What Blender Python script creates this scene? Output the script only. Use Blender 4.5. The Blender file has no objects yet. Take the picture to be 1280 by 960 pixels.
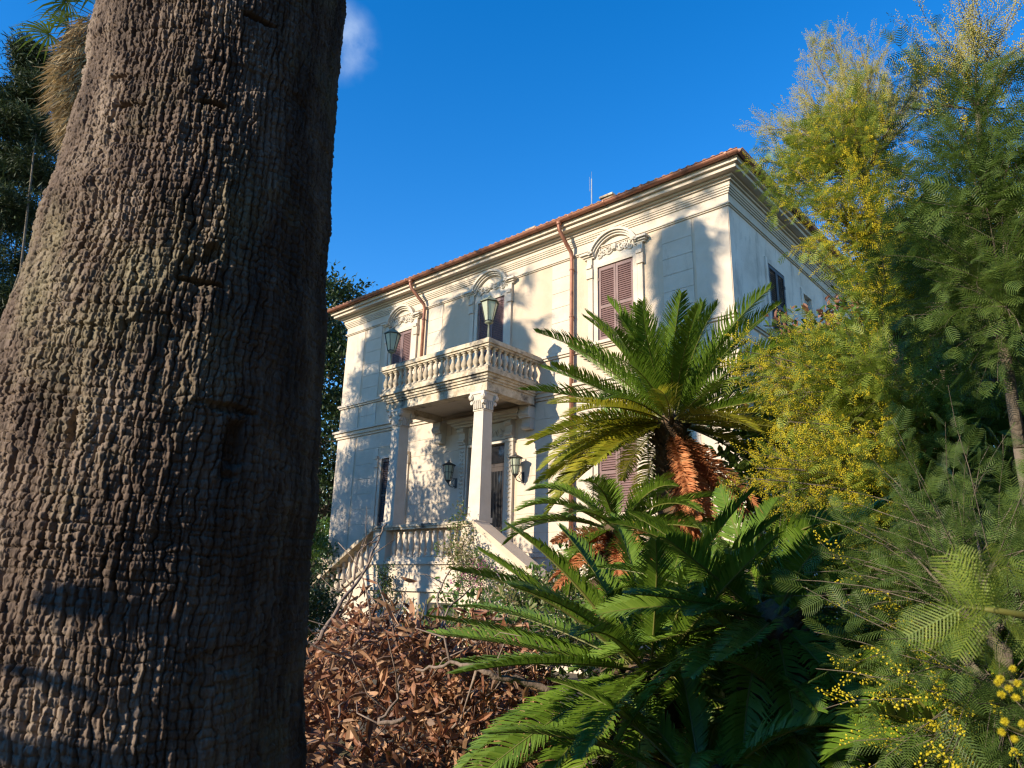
import bpy, math, random
import numpy as np
from mathutils import Vector, Matrix
R = math.radians
rng = np.random.default_rng(7)
random.seed(7)
EYE = 1.6
# ------------------------------------------------------------------ camera
F_PX, PITCH, ROLL, FAC = 889.47, 0.281468, 0.027703, -0.732292
scene = bpy.context.scene
fw = np.array([0, math.cos(PITCH), math.sin(PITCH)])
_u = np.array([0, -math.sin(PITCH), math.cos(PITCH)]); _r = np.array([1., 0, 0])
rt = math.cos(ROLL)*_r + math.sin(ROLL)*_u
up = -math.sin(ROLL)*_r + math.cos(ROLL)*_u
cd = bpy.data.cameras.new('camera'); cam = bpy.data.objects.new('camera', cd)
scene.collection.objects.link(cam); scene.camera = cam
cd.sensor_width = 36; cd.lens = F_PX/1280*36; cd.clip_end = 3000; cd.clip_start = 0.05
cam.matrix_world = Matrix(((rt[0], up[0], -fw[0], 0), (rt[1], up[1], -fw[1], 0), (rt[2], up[2], -fw[2], EYE), (0, 0, 0, 1)))
cd.dof.use_dof = True; cd.dof.focus_distance = 9.0; cd.dof.aperture_fstop = 11.0
# ------------------------------------------------------------------ sky and sun
DF = np.array([math.cos(FAC), math.sin(FAC), 0]); N = np.array([math.sin(FAC), -math.cos(FAC), 0])
S1 = -DF*.26 + N + np.array([0, 0, .42]); SUN = S1/np.linalg.norm(S1)
sun_az = math.atan2(SUN[0], SUN[1]); sun_el = math.asin(SUN[2])
w = bpy.data.worlds.new('World'); scene.world = w; w.use_nodes = True
nt = w.node_tree; bg = nt.nodes['Background']
sky = nt.nodes.new('ShaderNodeTexSky'); sky.sky_type = 'NISHITA'; sky.sun_disc = False
sky.sun_elevation = sun_el; sky.sun_rotation = sun_az; sky.altitude = 100; sky.air_density = 1.0; sky.dust_density = 0.0; sky.ozone_density = 2.0
hs = nt.nodes.new('ShaderNodeHueSaturation'); hs.inputs['Saturation'].default_value = 1.43; hs.inputs['Hue'].default_value = 0.508; hs.inputs['Value'].default_value = 1.6
nt.links.new(sky.outputs[0], hs.inputs['Color'])
# one small wisp of high cloud, fixed to a direction of the sky
geo = nt.nodes.new('ShaderNodeTexCoord')
def cloud_dir(x, y):
    d = fw*F_PX + rt*(x-640) - up*(y-480); return d/np.linalg.norm(d)
vm = nt.nodes.new('ShaderNodeVectorMath'); vm.operation = 'DISTANCE'; nt.links.new(geo.outputs['Generated'], vm.inputs[0])
vm.inputs[1].default_value = tuple(cloud_dir(424, 52))
mr = nt.nodes.new('ShaderNodeMapRange'); mr.inputs[1].default_value = 0.012; mr.inputs[2].default_value = 0.055; mr.inputs[3].default_value = 1; mr.inputs[4].default_value = 0
nt.links.new(vm.outputs['Value'], mr.inputs[0])
cn = nt.nodes.new('ShaderNodeTexNoise'); cn.inputs['Scale'].default_value = 22; cn.inputs['Detail'].default_value = 6
nt.links.new(geo.outputs['Generated'], cn.inputs['Vector'])
cm = nt.nodes.new('ShaderNodeMapRange'); cm.inputs[1].default_value = .40; cm.inputs[2].default_value = .95
nt.links.new(cn.outputs['Fac'], cm.inputs[0])
mu = nt.nodes.new('ShaderNodeMath'); mu.operation = 'MULTIPLY'; nt.links.new(mr.outputs[0], mu.inputs[0]); nt.links.new(cm.outputs[0], mu.inputs[1])
cx = nt.nodes.new('ShaderNodeMix'); cx.data_type = 'RGBA'
nt.links.new(mu.outputs[0], cx.inputs['Factor']); nt.links.new(hs.outputs[0], cx.inputs['A']); cx.inputs['B'].default_value = (4.2, 5.0, 6.2, 1)
nt.links.new(cx.outputs['Result'], bg.inputs['Color']); bg.inputs['Strength'].default_value = 0.112
sl = bpy.data.lights.new('sun', 'SUN'); sl.energy = 5.0; sl.angle = R(0.5); sl.color = (1, .86, .67)
so = bpy.data.objects.new('sun', sl); scene.collection.objects.link(so)
so.rotation_euler = Vector(SUN).to_track_quat('Z', 'Y').to_euler(); so.location = (-20, -15, 30)
scene.view_settings.view_transform = 'Standard'; scene.view_settings.look = 'None'; scene.view_settings.gamma = 1
scene.view_settings.exposure = 0.72
scene.render.engine = 'CYCLES'
scene.cycles.use_denoising = True; scene.cycles.denoising_prefilter = 'NONE'; scene.cycles.denoising_input_passes = 'RGB_ALBEDO_NORMAL'; scene.cycles.sample_clamp_indirect = 3; scene.cycles.use_adaptive_sampling = False; scene.cycles.filter_width = 1.3
scene.cycles.max_bounces = 5; scene.cycles.transparent_max_bounces = 8

# ------------------------------------------------------------------ helpers
def at(px, py, d):
    """world point seen towards a pixel of the 1280 x 960 photo at horizontal distance d"""
    v = fw*F_PX + rt*(px-640) - up*(py-480); v = v/math.hypot(v[0], v[1])*d
    return np.array([v[0], v[1], v[2]+EYE])
class MB:
    def __init__(s): s.V = []; s.L = []; s.T = []; s.n = 0; s.mi = []
    def add(s, V, F, mi=0):
        V = np.asarray(V, float).reshape(-1, 3); s.V.append(V)
        if isinstance(F, np.ndarray):
            s.L.append((F+s.n).ravel()); s.T.append(np.full(len(F), F.shape[1])); s.mi.append(np.full(len(F), mi))
        else:
            s.L.append(np.array([i for f in F for i in f])+s.n); s.T.append(np.array([len(f) for f in F])); s.mi.append(np.full(len(F), mi))
        s.n += len(V); return s
    def box(s, x0, x1, y0, y1, z0, z1, mi=0):
        x0, x1 = sorted((x0, x1)); y0, y1 = sorted((y0, y1)); z0, z1 = sorted((z0, z1))
        V = [(x, y, z) for x in (x0, x1) for y in (y0, y1) for z in (z0, z1)]
        return s.add(V, [(0, 1, 3, 2), (4, 6, 7, 5), (0, 4, 5, 1), (2, 3, 7, 6), (0, 2, 6, 4), (1, 5, 7, 3)], mi)
    def tube(s, P, r, n=6, mi=0, caps=True):
        P = np.asarray(P, float); k = len(P); r = np.broadcast_to(np.asarray(r, float), (k,))
        T = np.gradient(P, axis=0); T /= np.linalg.norm(T, axis=1)[:, None]+1e-9
        a = np.array([0, 0, 1.]) if abs(T[0][2]) < .9 else np.array([1., 0, 0])
        A = np.cross(T, a); A /= np.linalg.norm(A, axis=1)[:, None]+1e-9
        for i in range(1, k):
            q = A[i-1]-T[i]*np.dot(A[i-1], T[i]); nq = np.linalg.norm(q)
            if nq > 1e-6: A[i] = q/nq
        B = np.cross(T, A); th = np.arange(n)*2*math.pi/n
        V = P[:, None]+r[:, None, None]*(np.cos(th)[None, :, None]*A[:, None]+np.sin(th)[None, :, None]*B[:, None])
        i = np.arange(k-1)[:, None]*n; j = np.arange(n)[None]; j2 = (j+1) % n
        F = np.stack([i+j, i+j2, i+n+j2, i+n+j], -1).reshape(-1, 4)
        s.add(V, F, mi)
        if caps:
            s.L.append(np.array(list(range(n))[::-1])+s.n-k*n); s.T.append(np.array([n])); s.mi.append(np.array([mi]))
            s.L.append(np.arange(n)+s.n-n); s.T.append(np.array([n])); s.mi.append(np.array([mi]))
        return s
    def lathe(s, prof, n=12, c=(0, 0, 0), mi=0, ang=0):
        prof = np.array(prof, float); th = ang+np.arange(n)*2*math.pi/n; k = len(prof)
        V = np.stack([prof[:, 0, None]*np.cos(th)+c[0], prof[:, 0, None]*np.sin(th)+c[1], np.repeat(prof[:, 1, None], n, 1)+c[2]], -1)
        i = np.arange(k-1)[:, None]*n; j = np.arange(n)[None]; j2 = (j+1) % n
        return s.add(V, np.stack([i+j, i+j2, i+n+j2, i+n+j], -1).reshape(-1, 4), mi)
    def prism(s, poly, axis, a, b, mi=0):
        """closed polygon in the two other axes, extruded from a to b along axis 0/1/2"""
        n = len(poly); V = []
        for t in (a, b):
            for p in poly:
                q = list(p); q.insert(axis, t); V.append(q)
        F = [tuple(range(n)), tuple(range(2*n-1, n-1, -1))]+[(i, (i+1) % n, n+(i+1) % n, n+i) for i in range(n)]
        return s.add(V, F, mi)
    def inst(s, tv, tf, M, P, mi=0):
        """many copies of a template: M (k,3,3) columns = axes, P (k,3)"""
        tv = np.asarray(tv, float); tf = np.asarray(tf); k = len(P)
        V = np.einsum('kij,vj->kvi', M, tv)+P[:, None]
        F = (tf[None]+(np.arange(k)*len(tv))[:, None, None]).reshape(-1, tf.shape[1])
        return s.add(V, F, mi)
    def build(s, name, mats, parent=None, smooth=False, dz=0., loc=None):
        me = bpy.data.meshes.new(name)
        V = np.concatenate(s.V); L = np.concatenate(s.L).astype(np.int32); T = np.concatenate(s.T).astype(np.int32)
        if dz: V = V+np.array([0, 0, dz])
        if loc is not None: V = V-np.asarray(loc)
        me.vertices.add(len(V)); me.vertices.foreach_set('co', V.astype(np.float32).ravel())
        me.loops.add(len(L)); me.loops.foreach_set('vertex_index', L)
        me.polygons.add(len(T)); me.polygons.foreach_set('loop_start', np.concatenate([[0], np.cumsum(T)[:-1]]).astype(np.int32))
        me.polygons.foreach_set('material_index', np.concatenate(s.mi).astype(np.int32))
        me.polygons.foreach_set('use_smooth', np.full(len(T), smooth))
        me.update(calc_edges=True); me.validate()
        for m in (mats if isinstance(mats, (list, tuple)) else [mats]): me.materials.append(m)
        o = bpy.data.objects.new(name, me); scene.collection.objects.link(o)
        if parent is not None: o.parent = parent
        elif loc is not None: o.location = tuple(loc)
        return o
def tag(o, label=None, cat=None, group=None, kind=None):
    if label: o['label'] = label
    if cat: o['category'] = cat
    if group: o['group'] = group
    if kind: o['kind'] = kind
    return o
def empty(name, loc, label, cat, group=None, rz=0.):
    o = bpy.data.objects.new(name, None); scene.collection.objects.link(o); o.location = tuple(loc); o.rotation_euler = (0, 0, rz)
    o.empty_display_size = .2
    return tag(o, label, cat, group)
def copy_part(o, parent, loc):
    c = o.copy(); scene.collection.objects.link(c); c.parent = parent; c.location = loc; return c

def mat(name, cols, rough=.8, scale=4., detail=5., bump=0., bscale=None, stretch=(1, 1, 1), stain=None, metal=0., transl=0., island=0., spec=.5, stain_scale=1.5, stain_lo=.55, stain_hi=.7, stain_stretch=(1, 1, .35), bdist=.02):
    m = bpy.data.materials.new(name); m.use_nodes = True; t = m.node_tree; n = t.nodes; p = n['Principled BSDF']
    tc = n.new('ShaderNodeTexCoord'); mp = n.new('ShaderNodeMapping'); mp.inputs['Scale'].default_value = stretch
    t.links.new(tc.outputs['Object'], mp.inputs['Vector'])
    nz = n.new('ShaderNodeTexNoise'); nz.inputs['Scale'].default_value = scale; nz.inputs['Detail'].default_value = detail; nz.inputs['Roughness'].default_value = .6
    t.links.new(mp.outputs[0], nz.inputs['Vector'])
    cr = n.new('ShaderNodeValToRGB'); e = cr.color_ramp.elements
    k = len(cols)
    if k == 1: cols = [cols[0], cols[0]]; k = 2
    while len(e) < k: e.new(.5)
    for i, c in enumerate(cols): e[i].position = .32+.36*i/(k-1); e[i].color = (*c, 1)
    if island:
        g = n.new('ShaderNodeNewGeometry'); ad = n.new('ShaderNodeMix'); ad.data_type = 'FLOAT'; ad.inputs['Factor'].default_value = island
        rm = n.new('ShaderNodeMapRange'); rm.inputs[3].default_value = .28; rm.inputs[4].default_value = .72
        t.links.new(g.outputs['Random Per Island'], rm.inputs[0])
        t.links.new(nz.outputs['Fac'], ad.inputs['A']); t.links.new(rm.outputs[0], ad.inputs['B']); t.links.new(ad.outputs['Result'], cr.inputs[0])
    else: t.links.new(nz.outputs['Fac'], cr.inputs[0])
    col = cr.outputs[0]
    if stain:
        mp2 = n.new('ShaderNodeMapping'); mp2.inputs['Scale'].default_value = stain_stretch; t.links.new(tc.outputs['Object'], mp2.inputs['Vector'])
        n2 = n.new('ShaderNodeTexNoise'); n2.inputs['Scale'].default_value = stain_scale; n2.inputs['Detail'].default_value = 8; n2.inputs['Roughness'].default_value = .7
        t.links.new(mp2.outputs[0], n2.inputs['Vector'])
        r2 = n.new('ShaderNodeMapRange'); r2.inputs[1].default_value = stain_lo; r2.inputs[2].default_value = stain_hi; t.links.new(n2.outputs['Fac'], r2.inputs[0])
        mx = n.new('ShaderNodeMix'); mx.data_type = 'RGBA'; t.links.new(r2.outputs[0], mx.inputs['Factor']); t.links.new(col, mx.inputs['A']); mx.inputs['B'].default_value = (*stain, 1)
        col = mx.outputs['Result']
    t.links.new(col, p.inputs['Base Color']); p.inputs['Roughness'].default_value = rough; p.inputs['Metallic'].default_value = metal
    p.inputs['Specular IOR Level'].default_value = spec
    if bump:
        n3 = n.new('ShaderNodeTexNoise'); n3.inputs['Scale'].default_value = bscale or scale*6; n3.inputs['Detail'].default_value = 6
        t.links.new(mp.outputs[0], n3.inputs['Vector'])
        b = n.new('ShaderNodeBump'); b.inputs['Strength'].default_value = bump; b.inputs['Distance'].default_value = bdist
        t.links.new(n3.outputs['Fac'], b.inputs['Height']); t.links.new(b.outputs[0], p.inputs['Normal'])
    if transl:
        tr = n.new('ShaderNodeBsdfTranslucent'); ms = n.new('ShaderNodeMixShader'); ms.inputs[0].default_value = transl
        hs_ = n.new('ShaderNodeHueSaturation'); hs_.inputs['Value'].default_value = 1.5; t.links.new(col, hs_.inputs['Color']); t.links.new(hs_.outputs[0], tr.inputs['Color'])
        t.links.new(p.outputs[0], ms.inputs[1]); t.links.new(tr.outputs[0], ms.inputs[2]); t.links.new(ms.outputs[0], n['Material Output'].inputs['Surface'])
    return m
M = {}
M['cream'] = mat('cream_plaster', [(.47, .375, .265), (.53, .42, .30), (.56, .455, .34)], .9, 1.2, 6, .15, 30, stain=(.27, .23, .18), stain_scale=1.3, stain_lo=.56, stain_hi=.92, stain_stretch=(1.5, 1.5, .22))
M['white'] = mat('white_stucco', [(.50, .42, .32), (.55, .465, .36), (.58, .50, .40)], .85, 2, 6, .15, 30, stain=(.25, .22, .18), stain_scale=1.9, stain_lo=.57, stain_hi=.9, stain_stretch=(1.5, 1.5, .4))
M['grey'] = mat('weathered_plaster', [(.56, .47, .38), (.70, .60, .50), (.75, .66, .56)], .95, .9, 8, .3, 20, stain=(.20, .18, .15), stain_scale=2.2, stain_lo=.52, stain_hi=.8, stain_stretch=(1, 1, .3))
M['stone'] = mat('stained_stone', [(.36, .28, .18), (.50, .42, .30), (.58, .51, .39)], .9, 5, 7, .4, 25, stain=(.045, .045, .045), stain_scale=1.7, stain_lo=.50, stain_hi=.64, stain_stretch=(.8, .8, 1))
M['orn'] = mat('relief_stucco', [(.50, .44, .35), (.58, .52, .43)], .9, 3, 6, .2, 30)
M['shutter'] = mat('maroon_shutter_paint', [(.135, .075, .068), (.185, .105, .095)], .6, 3, 4)
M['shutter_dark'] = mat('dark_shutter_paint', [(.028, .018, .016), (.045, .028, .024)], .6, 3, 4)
M['copper'] = mat('copper_gutter', [(.22, .085, .05), (.34, .15, .09), (.15, .06, .04)], .5, 2.5, 4, metal=.35)
M['tile'] = mat('terracotta_tile', [(.28, .13, .07), (.40, .20, .11), (.22, .13, .08)], .9, 3, 6, .3, 30, stain=(.12, .12, .05), stain_lo=.5, stain_hi=.65)
M['iron'] = mat('black_iron', [(.02, .02, .02), (.035, .032, .03)], .5, 10, 3)
M['verdigris'] = mat('verdigris_metal', [(.13, .15, .10), (.22, .24, .17)], .6, 12, 4, metal=.2)
M['lampglass'] = mat('frosted_lamp_glass', [(.50, .55, .42), (.60, .64, .50)], .25, 4, 3, transl=.35)
M['glass'] = mat('dark_window_glass', [(.012, .012, .014), (.02, .02, .022)], .06, 2, 2, spec=.8)
M['paleglass'] = mat('pale_curtain', [(.42, .45, .44), (.5, .52, .5)], .3, 2, 2)
M['wood'] = mat('dark_door_wood', [(.016, .010, .008), (.04, .024, .017)], .45, 3, 5, stretch=(4, 4, .6))
M['soil'] = mat('leaf_littered_soil', [(.05, .035, .022), (.09, .07, .04), (.045, .05, .02)], 1, 3, 8, .6, 20)
M['bark'] = mat('palm_bark', [(.050, .034, .025), (.125, .088, .064), (.25, .195, .148)], .95, 11, 10, .9, 130, stretch=(1, 1, .3), stain=(.24, .21, .125), stain_scale=3.4, stain_lo=.52, stain_hi=.74, stain_stretch=(1, 1, .7), bdist=.004)
M['bark2'] = mat('grey_branch_bark', [(.09, .07, .05), (.17, .14, .10)], .95, 9, 6, .5, 60)
M['cyc'] = mat('cycad_leaflet_green', [(.05, .10, .008), (.11, .19, .016), (.17, .25, .03)], .42, 2, 3, transl=.22, island=.5)
M['cycy'] = mat('cycad_leaflet_yellow_green', [(.13, .17, .015), (.27, .27, .02), (.42, .34, .03)], .4, 2.5, 3, transl=.3, island=.4)
M['cycd'] = mat('dead_frond_brown', [(.30, .10, .035), (.50, .19, .07), (.50, .28, .13)], .8, 3, 3, transl=.25, island=.5)
M['rachis'] = mat('frond_rachis', [(.10, .12, .02), (.16, .15, .04)], .5, 4, 3)
M['cyctrunk'] = mat('cycad_trunk', [(.05, .033, .02), (.13, .085, .05)], 1, 12, 6, .8, 30)
M['mim'] = mat('mimosa_leaf', [(.09, .15, .014), (.19, .26, .03), (.32, .35, .045)], .6, 1.2, 3, transl=.35, island=.45)
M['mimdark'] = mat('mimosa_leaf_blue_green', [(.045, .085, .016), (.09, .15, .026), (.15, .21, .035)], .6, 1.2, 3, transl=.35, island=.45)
M['mimy'] = mat('mimosa_blossom', [(.36, .32, .012), (.55, .46, .015), (.65, .55, .03)], .8, 1.2, 3, transl=.25, island=.4)
M['mimp'] = mat('mimosa_bud', [(.42, .38, .09), (.58, .52, .16)], .8, 1.2, 3, transl=.25, island=.4)
M['leaf'] = mat('broad_leaf_green', [(.03, .07, .010), (.07, .13, .018), (.13, .21, .03)], .32, .8, 3, transl=.28, island=.6)
M['leafd'] = mat('dark_evergreen_leaf', [(.012, .028, .008), (.025, .05, .012), (.045, .075, .018)], .45, .8, 3, transl=.2, island=.6)
M['leafb'] = mat('russet_leaf', [(.16, .06, .03), (.24, .11, .06)], .6, .8, 3, transl=.25, island=.6)
M['conif'] = mat('conifer_needle', [(.014, .03, .012), (.03, .05, .016), (.07, .09, .022)], .7, .6, 3, transl=.12, island=.6)
M['dry'] = mat('dry_leaf_copper', [(.08, .035, .020), (.26, .105, .050), (.46, .27, .14), (.14, .08, .05)], .6, 2.5, 3, transl=.2, island=.85)
M['twig'] = mat('dry_branch_grey_brown', [(.14, .10, .075), (.28, .21, .16)], .9, 7, 5, .4, 50)
M['thatch'] = mat('palm_thatch', [(.20, .14, .08), (.34, .26, .15), (.30, .20, .07)], .9, 1.5, 3, transl=.15, island=.6)
M['fan'] = mat('fan_palm_green', [(.05, .09, .015), (.10, .14, .02)], .45, 1.5, 3, transl=.25, island=.4)
M['pink'] = mat('pink_petal', [(.42, .08, .22), (.55, .16, .32)], .7, 4, 3, transl=.3, island=.5)
M['vine'] = mat('pale_vine_leaf', [(.10, .13, .03), (.20, .20, .07), (.26, .18, .09)], .5, 2, 3, transl=.3, island=.7)
M['white_rod'] = mat('galvanised_rod', [(.35, .36, .37), (.45, .45, .45)], .4, 4, 2, metal=.5)

# ------------------------------------------------------------------ the setting: ground
g = MB(); n_ = 120
xs = np.sign(np.linspace(-1, 1, n_))*np.abs(np.linspace(-1, 1, n_))**3*900
X, Y = np.meshgrid(xs, xs+10); Z = .05*np.sin(X*1.3)*np.cos(Y*.9)*(np.hypot(X, Y) < 60)
i = np.arange(n_-1)[:, None]*n_+np.arange(n_-1)[None]
g.add(np.stack([X, Y, Z], -1), np.stack([i, i+1, i+n_+1, i+n_], -1).reshape(-1, 4))
tag(g.build('ground', M['soil'], smooth=True), kind='structure')

# ------------------------------------------------------------------ villa (local frame: x along the front, -y towards the viewer, z above eye height + EYE)
C = np.array([5.06815, 15.1761, 0.])
UL = -15.2; DEP = 9.9
villa = empty('villa', C, 'two storey cream stucco villa with maroon shutters, copper gutter and columned balcony', 'villa', rz=FAC)
def hb(mb, name, m, parent=villa, smooth=False): return mb.build(name, m, parent, smooth, dz=EYE)
def holed(mb, a0, a1, z0, z1, holes, fn, depth=.14):
    """wall sheet in the plane given by fn(a, d, z) with rectangular openings and reveals"""
    A = sorted({a0, a1, *[h[0] for h in holes], *[h[1] for h in holes]}); Zs = sorted({z0, z1, *[h[2] for h in holes], *[h[3] for h in holes]})
    for i in range(len(A)-1):
        for j in range(len(Zs)-1):
            c = ((A[i]+A[i+1])/2, (Zs[j]+Zs[j+1])/2)
            if any(h[0] < c[0] < h[1] and h[2] < c[1] < h[3] for h in holes): continue
            mb.add([fn(A[i], 0, Zs[j]), fn(A[i+1], 0, Zs[j]), fn(A[i+1], 0, Zs[j+1]), fn(A[i], 0, Zs[j+1])], [(0, 1, 2, 3)])
    for h in holes:
        q = [(h[0], h[2]), (h[1], h[2]), (h[1], h[3]), (h[0], h[3])]
        for k in range(4):
            p, r = q[k], q[(k+1) % 4]
            mb.add([fn(p[0], 0, p[1]), fn(r[0], 0, r[1]), fn(r[0], depth, r[1]), fn(p[0], depth, p[1])], [(3, 2, 1, 0)])
        mb.add([fn(h[0], depth, h[2]), fn(h[1], depth, h[2]), fn(h[1], depth, h[3]), fn(h[0], depth, h[3])], [(0, 1, 2, 3)])
UPW = [(-12.47, -11.43), (-8.30, -7.18), (-3.77, -2.66)]
holes = [(UPW[0][0], UPW[0][1], 6.36, 8.46), (UPW[1][0], UPW[1][1], 5.62, 8.56), (UPW[2][0], UPW[2][1], 6.34, 8.46),
         (-12.52, -11.42, 1.86, 4.08), (-8.44, -6.98, .66, 4.0), (-3.8, -2.66, 1.86, 4.08)]
f = MB(); holed(f, UL, 0, -EYE, 9.7, holes, lambda a, d, z: (a, d, z)); hb(f, 'front_wall', M['cream'])
sholes = [(2.14, 3.22, 6.38, 8.30), (4.62, 5.26, 6.6, 8.30), (6.9, 7.9, 6.38, 8.30), (2.14, 3.22, 1.9, 4.0), (6.9, 7.9, 1.9, 4.0)]
f = MB(); holed(f, 0, DEP, -EYE, 9.7, sholes, lambda a, d, z: (-d, a, z)); hb(f, 'side_wall', M['grey'])
f = MB(); f.add([(UL, 0, -EYE), (UL, DEP, -EYE), (UL, DEP, 9.7), (UL, 0, 9.7)], [(0, 1, 2, 3)]); f.add([(UL, DEP, -EYE), (0, DEP, -EYE), (0, DEP, 9.7), (UL, DEP, 9.7)], [(0, 1, 2, 3)]); hb(f, 'rear_wall', M['grey'])

def ring(mb, z0, z1, pr):
    """moulding running round the front and both sides, projecting pr"""
    e = .004
    mb.box(UL-pr, pr, -pr, e, z0, z1); mb.box(e*-1, pr, e, DEP+pr, z0, z1); mb.box(UL-pr, UL+e, e, DEP+pr, z0, z1)
# plinth, belts, frieze, cornice
f = MB(); ring(f, -EYE, .82, .10); ring(f, .82, .93, .14); hb(f, 'plinth', M['white'])
f = MB(); ring(f, 5.02, 5.10, .05); ring(f, 5.10, 5.22, .10); ring(f, 5.22, 5.29, .16); hb(f, 'belt_course', M['white'])
f = MB(); ring(f, 6.14, 6.20, .05); ring(f, 6.20, 6.27, .09); hb(f, 'sill_course', M['white'])
f = MB(); ring(f, 9.00, 9.035, .035); ring(f, 9.035, 9.07, .065); hb(f, 'frieze_moulding', M['white'])
f = MB(); ring(f, 9.07, 9.32, .02); ring(f, 9.32, 9.37, .05); ring(f, 9.37, 9.42, .075); ring(f, 9.42, 9.47, .10); ring(f, 9.47, 9.58, .12)
ring(f, 9.58, 9.64, .17); ring(f, 9.64, 9.70, .24); ring(f, 9.70, 9.80, .42); ring(f, 9.80, 9.87, .50); hb(f, 'cornice', M['white'])
# joints: raised stucco blocks
def blocks(u0, u1, z0, z1, n, pr=.014, gap=.011):
    f = MB()
    h = (z1-z0)/n
    for k in range(n):
        f.box(u0, u1, -pr, .003, z0+k*h+gap/2, z0+(k+1)*h-gap/2)
    hb(f, 'stucco_panel', M['white'])
for a, b in ((-13.97, -13.1), (-10.62, -9.95), (-5.36, -4.73), (-1.80, -.98)): blocks(a, b, 6.30, 8.98, 6); blocks(a, b, 5.31, 6.12, 2)
for a, b in ((UL+.02, -14.1), (-.9, -.02)): blocks(a, b, 6.30, 8.98, 1); blocks(a, b, 5.31, 6.12, 1); blocks(a, b, .95, 5.0, 1)
zs = np.linspace(.95, 5.0, 9)
for a, b, full in ((-14.0, -12.78, 1), (-11.16, -9.25, 1), (-9.25, -8.86, 0), (-6.52, -6.15, 0), (-6.15, -4.06, 1), (-2.40, -1.0, 1), (-12.78, -11.16, 2), (-4.06, -2.40, 2)):
    f = MB(); f.n_ = 0
    for k in range(8):
        hi = zs[k] > 4.25
        if (full == 0 and hi) or (full == 2 and not hi): continue
        f.box(a, b, -.012, .003, zs[k]+.0055, zs[k+1]-.0055)
    hb(f, 'stucco_panel', M['white'])

def shutters(name_parent, u0, u1, z0, z1, m, fn, rows=2):
    """two louvred leaves; fn maps (u, out, z) to local axes"""
    mid = (u0+u1)/2
    for a, b in ((u0+.02, mid-.006), (mid+.006, u1-.02)):
        s = MB()
        def bx(x0, x1, y0, y1, q0, q1):
            V = [fn(x, y, z) for x in (x0, x1) for y in (y0, y1) for z in (q0, q1)]
            s.add(V, [(0, 1, 3, 2), (4, 6, 7, 5), (0, 4, 5, 1), (2, 3, 7, 6), (0, 2, 6, 4), (1, 5, 7, 3)])
        bx(a, a+.06, -.05, -.01, z0+.02, z1-.02); bx(b-.06, b, -.05, -.01, z0+.02, z1-.02)
        cuts = [z0+.02]+[z0+(z1-z0)*(k+1)/(rows+1)*1.0 for k in range(rows)]+[z1-.02]
        if rows == 1: cuts = [z0+.02, z0+(z1-z0)*.45, z1-.02]
        for c in cuts:
            lo = min(max(c-.045, z0+.02), z1-.11); bx(a+.06, b-.06, -.052, -.012, lo, lo+.09)
        for k in range(len(cuts)-1):
            za, zb = cuts[k]+.07, cuts[k+1]-.05
            nn = max(2, int((zb-za)/.058))
            for j in range(nn):
                zc = za+(zb-za)*(j+.5)/nn
                V = [fn(x, y, z) for x in (a+.06, b-.06) for (y, z) in ((-.046, zc-.024), (-.040, zc-.030), (-.012, zc+.022), (-.018, zc+.028))]
                s.add(V, [(0, 1, 2, 3), (7, 6, 5, 4), (0, 4, 5, 1), (1, 5, 6, 2), (2, 6, 7, 3), (3, 7, 4, 0)])
        for zz in (z0+.35, z1-.35):
            e_ = a if a < mid-.1 else b
            bx(e_-.03, e_+.03, -.06, -.045, zz-.04, zz+.04)
        hb(s, 'shutter', m, name_parent)
ffront = lambda u, v, z: (u, -v if False else v, z)
FR = lambda u, y, z: (u, y+.04, z)
def relief(mb, cu, zc, wv, hv, y, seed):
    """foliate scroll relief: a cartouche and S scrolls"""
    r_ = np.random.default_rng(seed)
    for sgn in (-1, 1):
        for k in range(3):
            x0 = cu+sgn*(.06+k*wv*.28); rr = hv*(.30-.06*k)
            t = np.linspace(0, 2*math.pi*1.35, 16)
            sp = rr*(1-t/11)
            P = np.stack([x0+sgn*(rr+sp*np.cos(t+math.pi)), np.full(16, y), zc-.1*hv*k+sp*np.sin(t)*(1 if k % 2 else -1)], -1)
            mb.tube(P, np.linspace(.026, .012, 16), 5)
            for q in range(3):
                a = r_.uniform(0, 6.28); P2 = np.array([[x0+sgn*rr, y, zc], [x0+sgn*rr+.07*math.cos(a), y-.01, zc+.07*math.sin(a)], [x0+sgn*rr+.13*math.cos(a+.4), y, zc+.13*math.sin(a+.4)]])
                mb.tube(P2, [.022, .02, .006], 5)
    mb.lathe([(0, -.11), (.08, -.07), (.10, 0), (.07, .08), (0, .13)], 8, (cu, y, zc+.02))
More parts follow.
